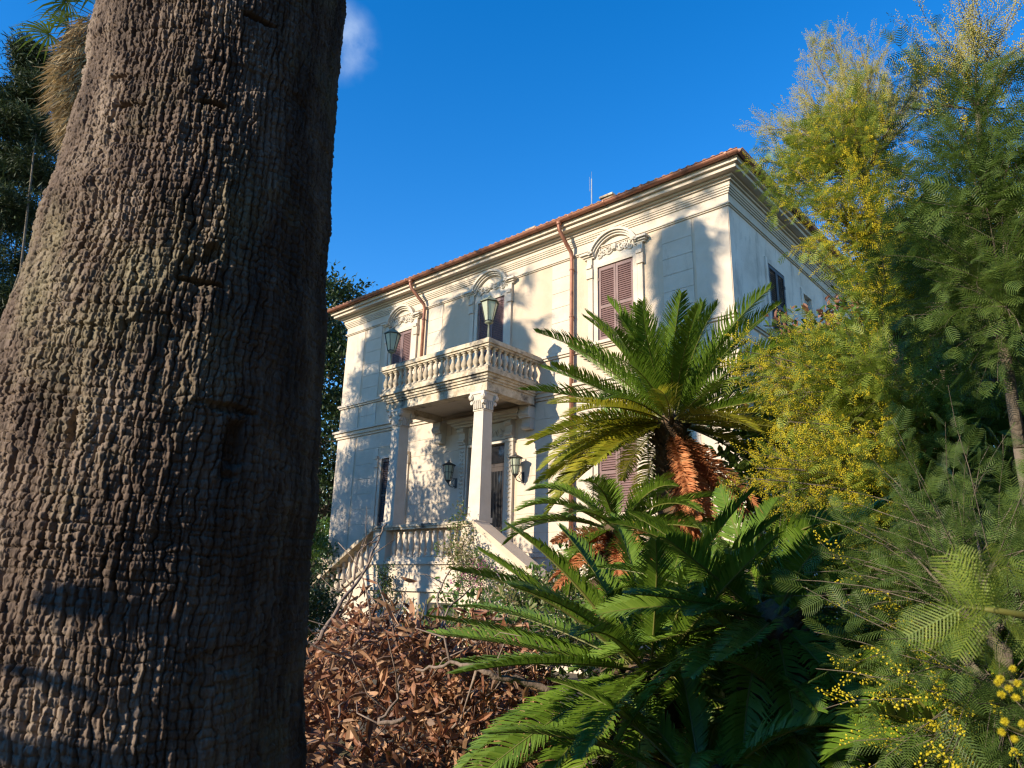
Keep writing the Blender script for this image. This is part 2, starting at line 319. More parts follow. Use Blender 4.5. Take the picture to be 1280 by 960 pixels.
def window(u0, u1, z0, z1, arch=True, m=None, front_label=None):
    cu = (u0+u1)/2; hw = (u1-u0)/2
    fr = MB()
    for s_ in (-1, 1):
        a, b = cu+s_*hw, cu+s_*(hw+.13); fr.box(a, b, -.05, .003, z0-.02, z1+.10)
        a, b = cu+s_*(hw+.15), cu+s_*(hw+.30); fr.box(a, b, -.075, .003, z0-.02, z1+.02 if arch else z1+.02)
        fr.box(cu+s_*(hw+.13), cu+s_*(hw+.34), -.11, .003, z1-.28, z1-.0)       # little console
        fr.box(cu+s_*(hw+.15), cu+s_*(hw+.32), -.14, .003, z1+.0, z1+.10)
    fr.box(cu-hw-.0, cu+hw+.0, -.052, .003, z1, z1+.10)
    w_ = hb(fr, 'window', M['white'])
    si = MB(); si.box(cu-hw-.30, cu+hw+.30, -.14, .003, z0-.10, z0-.02) if z0 > 5.7 else si.box(cu-hw-.1, cu+hw+.1, -.12, .003, z0-.1, z0-.02)
    hb(si, 'sill', M['white'], w_)
    shutters(w_, u0, u1, z0, z1, m or M['shutter'], FR, rows=1)
    if not arch: return w_
    pd = MB()
    if arch:
        # segmental pediment with flat ears
        zs_ = z1+.36; half = hw+.14; rise = .50
        Rr = (half*half+rise*rise)/(2*rise); zc = zs_+rise-Rr; a0 = math.asin(half/Rr)
        for (dr, th, pr) in ((0, .05, .10), (.05, .05, .15), (.10, .07, .21)):
            A = np.linspace(-a0, a0, 17)
            for k in range(16):
                q = [(cu+(Rr-.08+dr)*math.sin(A[k]), zc+(Rr-.08+dr)*math.cos(A[k])), (cu+(Rr-.08+dr)*math.sin(A[k+1]), zc+(Rr-.08+dr)*math.cos(A[k+1])),
                     (cu+(Rr-.08+dr+th)*math.sin(A[k+1]), zc+(Rr-.08+dr+th)*math.cos(A[k+1])), (cu+(Rr-.08+dr+th)*math.sin(A[k]), zc+(Rr-.08+dr+th)*math.cos(A[k]))]
                pd.prism(q, 1, -pr, .002)
        for s_ in (-1, 1):
            for (dz, th, pr, ex) in ((-.06, .05, .10, .26), (-.01, .05, .15, .30), (.04, .06, .21, .35)):
                a, b = cu+s_*(half-.06), cu+s_*(half+ex); pd.box(a, b, -pr, .002, zs_+dz, zs_+dz+th)
            pd.box(cu+s_*(half+.02), cu+s_*(half+.18), -.09, .002, z1+.10, zs_-.06)
        pd.box(cu-half, cu+half, -.03, .002, z1+.10, z1+.52)
        relief(pd, cu, z1+.42, .62, .46, -.05, int(abs(u0*10)))
    else:
        pd.box(cu-hw-.20, cu+hw+.20, -.04, .002, z1+.12, z1+.42); pd.box(cu-hw-.38, cu+hw+.38, -.16, .002, z1+.42, z1+.50); pd.box(cu-hw-.42, cu+hw+.42, -.22, .002, z1+.50, z1+.58)
    hb(pd, 'pediment', M['orn'], w_)
    return w_
window(*UPW[0], 6.36, 8.46); window(*UPW[2], 6.34, 8.46)
window(UPW[1][0], UPW[1][1], 5.62, 8.56, m=M['shutter'])
window(-12.52, -11.42, 1.86, 4.08, arch=False, m=M['shutter_dark']); window(-3.8, -2.66, 1.86, 4.08, arch=False)
# side windows
for (a, b, z0, z1) in sholes:
    fr = MB()
    for p_, q_ in ((a-.14, a), (b, b+.14)): fr.box(-.003, .035, p_, q_, z0-.02, z1+.14)
    fr.box(-.003, .035, a, b, z1, z1+.14)
    w_ = hb(fr, 'window', M['grey'])
    si = MB(); si.box(-.003, .10, a-.16, b+.16, z0-.10, z0-.02); hb(si, 'sill', M['white'], w_)
    if b-a > .9: shutters(w_, a, b, z0, z1, M['shutter_dark'], lambda u, y, z: (-y-.02, u, z), rows=1)
    else:
        pn = MB(); pn.box(-.12, -.09, a+.02, b-.02, z0+.02, z1-.02); hb(pn, 'pane', M['paleglass'], w_)
        bb = MB(); bb.box(-.085, -.06, (a+b)/2-.02, (a+b)/2+.02, z0, z1); hb(bb, 'mullion', M['white'], w_)
# door with transom, carved jambs, lintel on consoles
dj = MB(); u0, u1, z0, z1 = -8.44, -6.98, .66, 4.0
dj.box(u0, (u0+u1)/2-.01, .06, .10, z0, z1-.65); dj.box((u0+u1)/2+.01, u1, .06, .10, z0, z1-.65); dj.box(u0, u1, .05, .11, z1-.65, z1-.56)
for s_ in (0, 1):
    a = u0+.08+s_*.73; b = a+.56
    dj.box(a, b, .03, .06, z0+.1, z0+.75); dj.box(a, b, .03, .06, z0+.86, z0+1.0); dj.box(a, a+.05, .04, .07, z0+1.0, z1-.75); dj.box(b-.05, b, .04, .07, z0+1.0, z1-.75)
door = hb(dj, 'door', M['wood'])
gl = MB()
for s_ in (0, 1): a = u0+.14+s_*.73; gl.box(a, a+.44, .045, .055, z0+1.0, z1-.78)
gl.box(u0+.05, u1-.05, .07, .09, z1-.54, z1-.04); hb(gl, 'glass_pane', M['glass'], door)
gr = MB()
for s_ in (0, 1):
    for k in range(4): x = u0+.2+s_*.73+k*.11; gr.tube([(x, .035, z0+1.0), (x, .035, z1-.78)], .008, 5)
hb(gr, 'door_grille', M['iron'], door)
kn = MB(); kn.lathe([(0, -.03), (.03, -.015), (.03, .015), (0, .03)], 8, ((u0+u1)/2+.08, .02, z0+1.05)); hb(kn, 'handle', M['verdigris'], door)
ds = MB()
for s_, e_ in ((-1, u0), (1, u1)):
    a, b = (e_-.06, e_) if s_ < 0 else (e_, e_+.06); ds.box(a, b, -.06, .003, z0, z1+.05)
    a, b = (e_-.34, e_-.08) if s_ < 0 else (e_+.08, e_+.34); ds.box(a, b, -.09, .003, z0, z1+.0)
    ds.box(a-.03, b+.03, -.12, .003, z1+.0, z1+.08)
    cx_ = (a+b)/2
    for k in range(26):      # carved rope of leaves up the jamb
        zc = z0+.2+k*.12
        for t_ in (-1, 1): ds.tube([(cx_, -.095, zc), (cx_+t_*.05, -.11, zc+.04), (cx_+t_*.09, -.095, zc+.02)], [.018, .02, .008], 5)
    ds.box(a, b, -.14, .003, z1+.1, z1+.62); ds.tube([(a, -.16, z1+.52), (b, -.16, z1+.52)], .07, 10); ds.tube([(a, -.15, z1+.2), (b, -.15, z1+.2)], .05, 10)
ds.box(u0-.02, u1+.02, -.065, .003, z1, z1+.08); ds.box(u0-.0, u1+.0, -.04, .003, z1+.1, z1+.60)
for dz, th, pr, ex in ((.62, .07, .17, .52), (.69, .07, .24, .60), (.76, .10, .32, .68)): ds.box(u0-ex+.0, u1+ex, -pr, .003, z1+dz, z1+dz+th)
relief(ds, (u0+u1)/2, z1+.33, .8, .42, -.06, 3)
hb(ds, 'door_surround', M['orn'])

# balcony
BU0, BU1, BV = -10.03, -5.68, 2.2
sb = MB(); sb.box(BU0+.10, BU1-.10, -BV+.10, -.165, 5.14, 5.20); sb.box(BU0+.06, BU1-.06, -BV+.06, -.165, 5.20, 5.27)
sb.box(BU0+.02, BU1-.02, -BV+.02, -.165, 5.27, 5.34); sb.box(BU0-.04, BU1+.04, -BV-.04, -.165, 5.34, 5.41)
# fascia beams and soffit
for a, b, c, d in ((BU0+.14, BU1-.14, -BV+.14, -BV+.50), (BU0+.14, BU0+.50, -BV+.50, -.165), (BU1-.50, BU1-.14, -BV+.50, -.165)): sb.box(a, b, c, d, 4.90, 5.14)
balc = hb(sb, 'balcony', M['stone'])
so_ = MB(); so_.box(BU0+.50, BU1-.50, -BV+.50, -.165, 5.08, 5.138); hb(so_, 'soffit', M['white'], balc)
br = MB(); e = .12
for a, b, c, d in ((BU0, BU1, -BV, -BV+.2), (BU0, BU0+.2, -BV+.2, -.1), (BU1-.2, BU1, -BV+.2, -.1)): br.box(a, b, c, d, 5.412, 5.50)
hb(br, 'base_rail', M['stone'], balc)
hr = MB()
for (x, z0_, z1_) in ((0, 6.06, 6.12), (.04, 6.12, 6.20), (.02, 6.20, 6.25)):
    for a, b, c, d in ((BU0-x, BU1+x, -BV-x, -BV+.2+x), (BU0-x, BU0+.2+x, -BV+.2+x, -.1), (BU1-.2-x, BU1+x, -BV+.2+x, -.1)): hr.box(a, b, c, d, z0_, z1_)
hb(hr, 'handrail', M['stone'], balc)
def baluster_mesh(h, n=10):
    b = MB(); r = .088
    b.box(-.075, .075, -.075, .075, 0, .05)
    b.lathe([(.055, .05), (.065, .075), (.045, .10), (.07, .15*h/.56), (r, .21*h/.56), (.078, .28*h/.56), (.048, .36*h/.56), (.036, .44*h/.56), (.040, h-.11), (.062, h-.085), (.05, h-.06), (.068, h-.04)], n)
    b.box(-.07, .07, -.07, .07, h-.04, h); return b
def balusters(parent, pts, h, m=M['stone'], nm='baluster'):
    first = None
    for (x, y, z) in pts:
        if first is None: first = baluster_mesh(h).build(nm, m, parent, smooth=True); first.location = (x, y, z+EYE)
        else: copy_part(first, parent, (x, y, z+EYE))
pts = [(u, -BV+.1, 5.50) for u in np.linspace(BU0+.1, BU1-.1, 20)]+[(u, v, 5.50) for u in (BU1-.1, BU0+.1) for v in np.linspace(-BV+.1, -.22, 10)[1:]]
balusters(balc, pts, .56)
# consoles under the balcony at the wall
for cu in (-9.62, -6.08):
    cs = MB(); cs.box(cu-.17, cu+.17, -.30, .003, 4.55, 4.88); cs.box(cu-.15, cu+.15, -.20, .003, 4.25, 4.55)
    cs.tube([(cu-.18, -.24, 4.66), (cu+.18, -.24, 4.66)], .10, 12); cs.tube([(cu-.16, -.15, 4.32), (cu+.16, -.15, 4.32)], .08, 12); hb(cs, 'console', M['orn'])
# columns with capitals
def capital(mb, cx_, cy_, zb, zt, w0):
    h = zt-zb
    mb.box(cx_-w0-.02, cx_+w0+.02, cy_-w0-.02, cy_+w0+.02, zb, zb+.03)
    mb.box(cx_-w0-.09, cx_+w0+.09, cy_-w0-.09, cy_+w0+.09, zt-.07, zt)
    P = [(w0+.0, zb+.03), (w0+.01, zb+.2*h), (w0+.045, zb+.55*h), (w0+.07, zt-.07)]
    q = math.sqrt(2); mb.lathe([(r*q, z) for r, z in P], 4, (cx_, cy_, 0), ang=math.pi/4)
    for sx, sy in ((-1, -1), (1, -1), (1, 1), (-1, 1)):
        for k, (r_, z_) in enumerate(((.075, zt-.14), (.05, zb+.42*h))):
            x, y = cx_+sx*(w0+.05-.02*k), cy_+sy*(w0+.05-.02*k)
            mb.tube([(x-.05, y, z_), (x+.05, y, z_)], r_, 10); mb.tube([(x, y-.05, z_), (x, y+.05, z_)], r_, 10)
    for s_ in (-1, 1):
        for k in np.linspace(-.8, .8, 5):
            for (x, y) in ((cx_+k*w0, cy_+s_*(w0+.03)), (cx_+s_*(w0+.03), cy_+k*w0)):
                mb.tube([(x, y, zb+.04), (x, y, zb+.35*h), (x+(0 if abs(x-cx_) < w0+.02 else .03*np.sign(x-cx_)), y+(0 if abs(y-cy_) < w0+.02 else .03*np.sign(y-cy_)), zb+.55*h)], [.028, .03, .012], 6)
VCOL = 1.86
for cu in (-9.42, -6.12):
    cl = MB(); q = math.sqrt(2)
    cl.lathe([(.205*q, 1.60), (.185*q, 3.0), (.165*q, 4.40)], 4, (cu, -VCOL, 0), ang=math.pi/4)
    cl.box(cu-.235, cu+.235, -VCOL-.235, -VCOL+.235, 1.575, 1.70)
    c_ = hb(cl, 'column', M['orn'])
    cp = MB(); capital(cp, cu, -VCOL, 4.40, 4.899, .165); hb(cp, 'capital', M['orn'], c_)

# gutter, downpipes, roof
gu = MB(); g_r = .085
def halfpipe(P0, P1, off):
    P0, P1 = np.array(P0, float), np.array(P1, float); th = np.linspace(math.pi, 2*math.pi, 9); V = []; o = np.array(off, float)
    for P in (P0, P1):
        for rr in (g_r, g_r-.008):
            for t in th: V.append(P+o*math.cos(t)*rr+np.array([0, 0, math.sin(t)*rr]))
    F = []
    for k in range(8): F += [(k, k+1, 18+k+1, 18+k), (9+k+1, 9+k, 27+k, 27+k+1)]
    gu.add(V, F)
    # rolled front bead and joint bands
    L = np.linalg.norm(P1-P0); d = (P1-P0)/L
    for s_ in (-1, 1): gu.tube([P0+o*g_r*s_, P1+o*g_r*s_], .012, 6)
    for k in range(1, int(L/1.15)+1):
        c = P0+d*k*1.15
        for kk in range(8):
            t0, t1 = th[kk], th[kk+1]; r2 = g_r+.012
            gu.add([c+o*math.cos(t)*r2+np.array([0, 0, math.sin(t)*r2])+d*x for x in (-.025, .025) for t in (t0, t1)], [(0, 1, 3, 2)])
GZ = 9.98; GO = .60
halfpipe((UL-GO, -GO, GZ), (GO, -GO, GZ), (0, 1, 0)); halfpipe((GO, -GO-.0, GZ), (GO, DEP+GO, GZ), (1, 0, 0))
hb(gu, 'gutter', M['copper'], smooth=True)
fb = MB(); fb.box(UL-.52, .52, -.52, -.49, 9.872, 9.98); fb.box(.49, .52, -.49, DEP+.5, 9.872, 9.98); hb(fb, 'fascia_board', M['cream'])
for (u, zb, kx) in ((-4.58, -.9, -.10), (-10.74, 5.5, -.25)):
    dp = MB()
    dp.tube([(u+kx, -GO, GZ-.06), (u+kx, -GO, GZ-.22), (u+kx*.9, -GO+.04, GZ-.34), (u+kx*.3, -.34, 9.32), (u, -.16, 9.12), (u, -.13, 8.96), (u, -.13, zb)], .055, 12)
    for z_ in (8.6, 7.2, 5.8, 4.2, 2.6, 1.1):
        if z_ > zb: dp.tube([(u, -.13, z_-.02), (u, -.13, z_+.02)], .066, 12); dp.box(u-.012, u+.012, -.12, .003, z_-.01, z_+.01)
    dp.tube([(u+kx, -GO, GZ-.06), (u+kx, -GO, GZ-.16)], [.085, .06], 12)
    hb(dp, 'downpipe', M['copper'], smooth=True)
dp = MB(); dp.tube([(.12, DEP-.15, 9.3), (.12, DEP-.15, -.9)], .055, 10); hb(dp, 'downpipe', M['copper'], smooth=True)
# roof: hipped, rows of half-round tiles
rf = MB(); ov = .56; pit = math.tan(R(15)); xa, xb, ya, yb = UL-ov, ov, -ov, DEP+ov; zr = 9.985; H_ = (yb-ya)/2*pit
hx = (yb-ya)/2
rf.add([(xa, ya, zr), (xb, ya, zr), (xb, yb, zr), (xa, yb, zr), (xa+hx, (ya+yb)/2, zr+H_), (xb-hx, (ya+yb)/2, zr+H_)], [(0, 1, 5, 4), (1, 2, 5), (2, 3, 4, 5), (3, 0, 4)])
rf.box(xa+.08, xb-.08, ya+.08, yb-.08, 9.87, 9.98)
nx = int((xb-xa)/.22)
for k in range(nx):
    x = xa+(k+.5)*.22; run = min(x-xa, xb-x, hx); m_ = max(1, int(run/.4))
    P = [(x, ya-.06+run*t, zr+.02+(run*t-.06)*pit) for t in np.linspace(0, 1, 3)]
    rf.tube(P, .075, 8)
    for q_ in range(1, min(m_, 8)): yy = ya+q_*.4; rf.tube([(x, yy-.02, zr+.035+(yy-ya)*pit), (x, yy+.04, zr+.035+(yy-ya)*pit)], .085, 8)
ny = int((yb-ya)/.22)
for k in range(ny):
    y = ya+(k+.5)*.22; run = min(y-ya, yb-y)
    rf.tube([(xb+.06-run*t, y, zr+.02+(run*t-.06)*pit) for t in np.linspace(0, 1, 3)], .075, 8)
hb(rf, 'roof', M['tile'], smooth=False)
for (u, y, h_, w0_) in ((-3.6, .35, .42, .34), (-6.3, .25, .30, .30)):
    ch = MB(); zb = 10.0+(y+ov)*pit
    ch.box(u-w0_/2, u+w0_/2, y-w0_/2, y+w0_/2, zb, zb+h_); ch.box(u-w0_/2-.05, u+w0_/2+.05, y-w0_/2-.05, y+w0_/2+.05, zb+h_, zb+h_+.06); hb(ch, 'chimney', M['stone'])
an = MB(); an.tube([(-4.62, .9, 10.2), (-4.62, .9, 12.0)], .02, 6); an.tube([(-4.62, .9, 12.0), (-4.62, .9, 12.25)], .006, 4); an.tube([(-4.70, .9, 11.6), (-4.70, .9, 12.1)], .006, 4); an.tube([(-4.62, .9, 11.65), (-4.70, .9, 11.65)], .006, 4); hb(an, 'aerial', M['white_rod'])

# ------------------------------------------------------------------ entrance staircase
st = empty('entrance_staircase', C, 'raised stone entrance landing with balustrade and two side flights below the balcony', 'staircase', rz=FAC)
LU0, LU1, LV = -9.70, -5.85, 2.35
wl = MB(); wl.box(LU0, LU1, -LV+.06, -.15, -EYE, .56); wl.box(LU0-.05, LU1+.05, -LV, -.15, .56, .64)
wl.box(LU0-.05, LU1+.05, -LV-.02, -LV+.06, -.10, -.02)
for k, (a, b) in enumerate(((LU0+.5, -8.1), (-7.5, LU1-.5))): wl.box(a, b, -LV+.04, -LV+.07, .05, .45)
hb(wl, 'landing', M['white'], st)
vg = MB(); vg.box(-7.35, -6.35, -LV+.03, -LV+.06, -1.1, -.35); hb(vg, 'cellar_grating', M['iron'], st)
bp = MB()
for a, b in ((LU0, LU0+.55), (LU1-.42, LU1)): bp.box(a, b, -LV+.04, -LV+.44, .64, 1.45)
bp.box(LU0+.55, LU1-.42, -LV+.12, -LV+.36, .64, .74); hb(bp, 'pier', M['white'], st)
cpg = MB(); cpg.box(LU0-.04, LU1+.04, -LV, -LV+.48, 1.45, 1.51); cpg.box(LU0-.07, LU1+.07, -LV-.03, -LV+.51, 1.51, 1.572); hb(cpg, 'coping', M['stone'], st)
balusters(st, [(u, -LV+.24, .74) for u in np.linspace(LU0+.70, LU1-.57, 12)], .71, M['white'])
sl_ = .56
# left flight, balustrade
for sgn, ue, name, SLP in ((-1, LU0, 'left', .56), (1, LU1, 'right', .62)):
    L_ = 3.7 if sgn < 0 else 3.2
    nst = 13
    sp = MB()
    for k in range(nst):
        a = ue+sgn*L_*k/nst; b = ue+sgn*L_*(k+1)/nst; sp.box(a, b, -LV+.44, -.2, -EYE, .62-(k+1)*L_*SLP/nst)
    hb(sp, 'steps', M['stone'], st)
    A = lambda d, z: (ue+sgn*d, z-SLP*d)
    if sgn < 0:
        sw = MB(); sw.prism([(ue, -EYE), (ue, .56), A(L_, .56), (A(L_, 0)[0], -EYE)], 1, -LV+.08, -LV+.42); hb(sw, 'stringer', M['white'], st)
        sw = MB(); sw.prism([A(0, .56), A(0, .66), A(L_, .66), A(L_, .56)], 1, -LV+.02, -LV+.46); hb(sw, 'stringer_moulding', M['stone'], st)
        hr = MB(); hr.prism([A(0, 1.45), A(0, 1.572), A(L_, 1.572), A(L_, 1.45)], 1, -LV-.02, -LV+.50); hb(hr, 'coping', M['stone'], st)
        balusters(st, [(ue+sgn*d, -LV+.24, .64-SLP*d) for d in np.arange(.2, L_-.1, .26)], .83, M['white'])
        ep = MB(); x_ = A(L_, 0)[0]; ep.box(x_-.4, x_, -LV+.02, -LV+.46, -EYE, 1.45-SLP*L_); ep.box(x_-.46, x_+.0, -LV-.04, -LV+.52, 1.45-SLP*L_, 1.56-SLP*L_); hb(ep, 'pier', M['white'], st)
    else:
        sw = MB(); sw.prism([(ue, -EYE), (ue, 1.45), A(L_, 1.45), (A(L_, 0)[0], -EYE)], 1, -LV+.06, -LV+.42); hb(sw, 'parapet', M['white'], st)
        hr = MB(); hr.prism([A(0, 1.45), A(0, 1.60), A(L_, 1.60), A(L_, 1.45)], 1, -LV-.02, -LV+.50); hb(hr, 'coping', M['cream'], st)

# ------------------------------------------------------------------ lanterns
def hl(u, v, z): return C+DF*u+N*v+np.array([0, 0, z+EYE])
def post_lantern(u, v, label):
    p = hl(u, v, 6.252); e_ = empty('post_lantern', p, label, 'lantern', 'lanterns on the balcony balustrade', rz=FAC)
    a = MB(); a.lathe([(.09, 0), (.07, .04), (.03, .07), (.025, .40), (.06, .43), (.12, .46), (.10, .49)], 8); a.build('post', M['verdigris'], e_, True)
    c = MB(); n = 6; zb, zt, rb, rtp = .50, 1.02, .115, .235
    for k in range(n):
        t = k*math.pi/3; t2 = t+math.pi/3
        c.tube([(rb*math.cos(t), rb*math.sin(t), zb), (rtp*math.cos(t), rtp*math.sin(t), zt)], .012, 5)
        for r_, z_ in ((rb, zb), (rtp, zt)): c.tube([(r_*math.cos(t), r_*math.sin(t), z_), (r_*math.cos(t2), r_*math.sin(t2), z_)], .013, 5)
    c.build('cage', M['iron'], e_)
    gq = MB(); gq.lathe([(rb-.01, zb), (rtp-.012, zt)], 6); gq.build('glass', M['lampglass'], e_)
    h = MB(); h.lathe([(.27, zt+.005), (.27, zt+.02), (.12, zt+.13), (.05, zt+.15), (.05, zt+.19), (0, zt+.22)], 6); h.build('cap', M['verdigris'], e_)
post_lantern(-9.80, 2.1, 'hexagonal dark capped lantern on the far corner of the balcony rail, by the left shutters')
post_lantern(-5.80, 2.1, 'hexagonal greenish lantern on the near corner of the balcony rail, before the middle upstairs window')
def wall_lantern(u, z, label):
    p = hl(u, 0, z); e_ = empty('wall_lantern', p, label, 'lantern', 'iron lanterns beside the front door', rz=FAC)
    b = MB(); b.box(-.05, .05, -.03, -.023+.0, -.28, .02); b.tube([(0, -.03, -.2), (0, -.16, -.26), (0, -.30, -.22), (0, -.34, -.10)], .014, 6); b.tube([(0, -.03, 0), (0, -.34, .02)], .01, 6); b.tube([(0, -.1, -.02), (0, -.2, -.12), (0, -.1, -.2)], .01, 5)
    b.build('bracket', M['iron'], e_)
    c = MB(); n = 8; zb, zt, rb, rtp = -.08, .36, .08, .16
    for k in range(n):
        t = k*2*math.pi/n; t2 = t+2*math.pi/n
        P = [((rb+(rtp-rb)*s_**.6)*math.cos(t), -.34+(rb+(rtp-rb)*s_**.6)*math.sin(t), zb+(zt-zb)*s_) for s_ in (0, .3, .6, 1)]
        c.tube(P, .009, 5)
        for r_, z_ in ((rb, zb), (rtp, zt), (.135, .15)): c.tube([(r_*math.cos(t), -.34+r_*math.sin(t), z_), (r_*math.cos(t2), -.34+r_*math.sin(t2), z_)], .009, 5)
    c.lathe([(0, zb-.1), (.03, zb-.06), (.09, zb)], 8, (0, -.34, 0)); c.build('cage', M['iron'], e_)
    gq = MB(); gq.lathe([(rb-.012, zb), (.12, .15), (rtp-.02, zt)], 8, (0, -.34, 0)); gq.build('glass', M['lampglass'], e_, True)
    h = MB(); h.lathe([(.21, zt), (.21, zt+.015), (.10, zt+.07), (.03, zt+.10), (.02, zt+.15), (0, zt+.17)], 8, (0, -.34, 0)); h.build('cap', M['iron'], e_)
wall_lantern(-8.93, 3.12, 'black iron wall lantern left of the front door, in shade under the balcony')
wall_lantern(-6.30, 3.08, 'iron wall lantern right of the front door, in a patch of sunlight')
# ------------------------------------------------------------------ palm trunk in the foreground
def vnoise(x, y, seed, px=None):
    """smooth value noise; x wraps at px cells"""
    r_ = np.random.default_rng(seed); G = r_.random((256, 256))
    xi = np.floor(x).astype(int); yi = np.floor(y).astype(int); fx = x-xi; fy = y-yi
    fx = fx*fx*(3-2*fx); fy = fy*fy*(3-2*fy)
    m = px or 256
    a = G[xi % m, yi % 256]; b = G[(xi+1) % m, yi % 256]; c = G[xi % m, (yi+1) % 256]; d = G[(xi+1) % m, (yi+1) % 256]
    return (a*(1-fx)+b*fx)*(1-fy)+(c*(1-fx)+d*fx)*fy
EY = np.array([-600, -100, 0, 110, 210, 300, 420, 520, 650, 800, 960, 1400, 2600.])
XL = np.array([175, 140, 125, 105, 70, 45, 0, -30, -70, -108, -140, -215, -420.])
XR = np.array([470, 437, 430, 421, 414, 411, 405, 400, 395, 382, 378, 372, 350.])
def px_az(x, y):
    v = fw*F_PX+rt*(x-640)-up*(y-480); return math.atan2(v[0], v[1])
def pt_px(P):
    Zc = P@fw; return 640+F_PX*(P@rt)/Zc, 480-F_PX*(P@up)/Zc
TD = 1.85
def trunk_section(z):     # z above eye
    yl = yr = 480.; hl_ = .2
    for _ in range(40):
        al = px_az(np.interp(yl, EY, XL), yl); ar = px_az(np.interp(yr, EY, XR), yr)
        hl_ = (ar-al)/2; dt = TD*math.cos(hl_)
        yl += .6*(pt_px(np.array([dt*math.sin(al), dt*math.cos(al), z]))[1]-yl); yr += .6*(pt_px(np.array([dt*math.sin(ar), dt*math.cos(ar), z]))[1]-yr)
    ac = (al+ar)/2
    return TD*math.sin(ac), TD*math.cos(ac), TD*math.sin(hl_)
zk = np.linspace(-1.55, 1.9, 24); sec = np.array([trunk_section(z) for z in zk])
zf = np.concatenate([np.arange(-1.62, 2.15, .0025), np.linspace(2.16, 8.4, 90)])
cxs = np.interp(zf, zk, sec[:, 0]); cys = np.interp(zf, zk, sec[:, 1]); rr = np.interp(zf, zk, sec[:, 2])
top = zf > 1.9; lean = np.array([(sec[-1, 0]-sec[-6, 0])/(zk[-1]-zk[-6]), (sec[-1, 1]-sec[-6, 1])/(zk[-1]-zk[-6])])*.3
cxs[top] += lean[0]*(zf[top]-1.9); cys[top] += lean[1]*(zf[top]-1.9)
k_ = np.ones(41)/41
for arr in (cxs, cys, rr): arr[20:1450] = np.convolve(arr, k_, 'same')[20:1450]
face = math.atan2(-sec[10, 1], -sec[10, 0])     # angle towards the camera
NF, NB = 800, 70
th = np.concatenate([np.linspace(face-R(100), face+R(100), NF), np.linspace(face+R(100), face+R(260), NB+2)[1:-1]])
TH, ZZ = np.meshgrid(th, zf); R0 = np.broadcast_to(rr[:, None], TH.shape); RN = .37
s_ = (TH-face)*RN+2.0                                  # arc metres
sw = s_+.018*(vnoise(s_*2.2+7, ZZ*1.6+9, 1)-.5)*2+.012*(vnoise(s_*9, ZZ*7+30, 2)-.5)*2+.007*(vnoise(s_*24, ZZ*26+30, 22)-.5)*2+.004*(vnoise(s_*60, ZZ*90+30, 23)-.5)*2
Wc = .0195; q = sw/Wc; ci = np.floor(q).astype(int); fq = np.abs(q-ci-.5)*2     # 0 centre .. 1 groove
colr = np.random.default_rng(3).random(600)[ci % 600]; colw = .66+.28*np.random.default_rng(4).random(600)[ci % 600]
gz = vnoise(s_*14+3, ZZ*3.2+11, 5); gz2 = vnoise(s_*4, ZZ*2.1+40, 6)
groove = np.clip((fq-colw)/(1-colw), 0, 1)**1.4*np.clip(.25+1.35*gz, 0, 1)
zw = ZZ+.05*(vnoise(s_*.9, ZZ*4+15, 24)-.5)+.012*(vnoise(s_*35, ZZ*30+15, 25)-.5)+.022*(vnoise(s_*6+5, ZZ*3+5, 7)-.5)*2+.007*colr+.08*(s_-2)*.12
Hc = .0175; qz = zw/Hc; zi = np.floor(qz).astype(int); fz = np.abs(qz-zi-.5)*2
rowr = np.random.default_rng(8).random(997)[zi % 997]; cellr = np.random.default_rng(9).random(9973)[(zi*613+ci*17) % 9973]
ringstr = np.clip(.25+1.5*vnoise(s_*2.5+20, ZZ*2.4+60, 10)-.15, 0, 1)*(.4+.6*rowr)
hgroove = np.clip((fz-.76)/.24, 0, 1)*ringstr
bead = (1-fq**2)*.5+(1-fz**2)*.28*ringstr
disp = -.0145*groove*(.45+1.0*gz2)-.0072*hgroove+.0012*bead+.0032*(cellr-.5)*(1-.7*groove)
disp += .0065*(vnoise(s_*120, ZZ*17, 11)-.5)+.0050*(vnoise(s_*250, ZZ*40, 12)-.5)+.0040*(vnoise(s_*390, ZZ*120, 18)-.5)
zr_ = ZZ+.016*(vnoise(s_*3+9, ZZ*2+3, 26)-.5)*2+.003*(vnoise(s_*40, ZZ*30, 27)-.5); fr_ = np.abs((zr_/.047) % 1-.5)*2; rk = np.random.default_rng(28).random(499)[np.floor(zr_/.047).astype(int) % 499]
disp += -.0060*np.clip((fr_-.86)/.14, 0, 1)*rk*np.clip(1.6*vnoise(s_*5+60, ZZ*6+9, 29)-.3, 0, 1)
FL = np.clip(2.2*(vnoise(s_*22, ZZ*4+77, 30)-.62), 0, 1); disp += .006*FL*(1-groove)
disp += .011*(vnoise(s_*3+2, ZZ*1.4+3, 13)-.5)+.006*(vnoise(s_*1.2, zw*11, 14)-.5)*1.6      # leaf-scar waves
disp += -.004*(vnoise(s_*5, ZZ*14+70, 15) > .8)
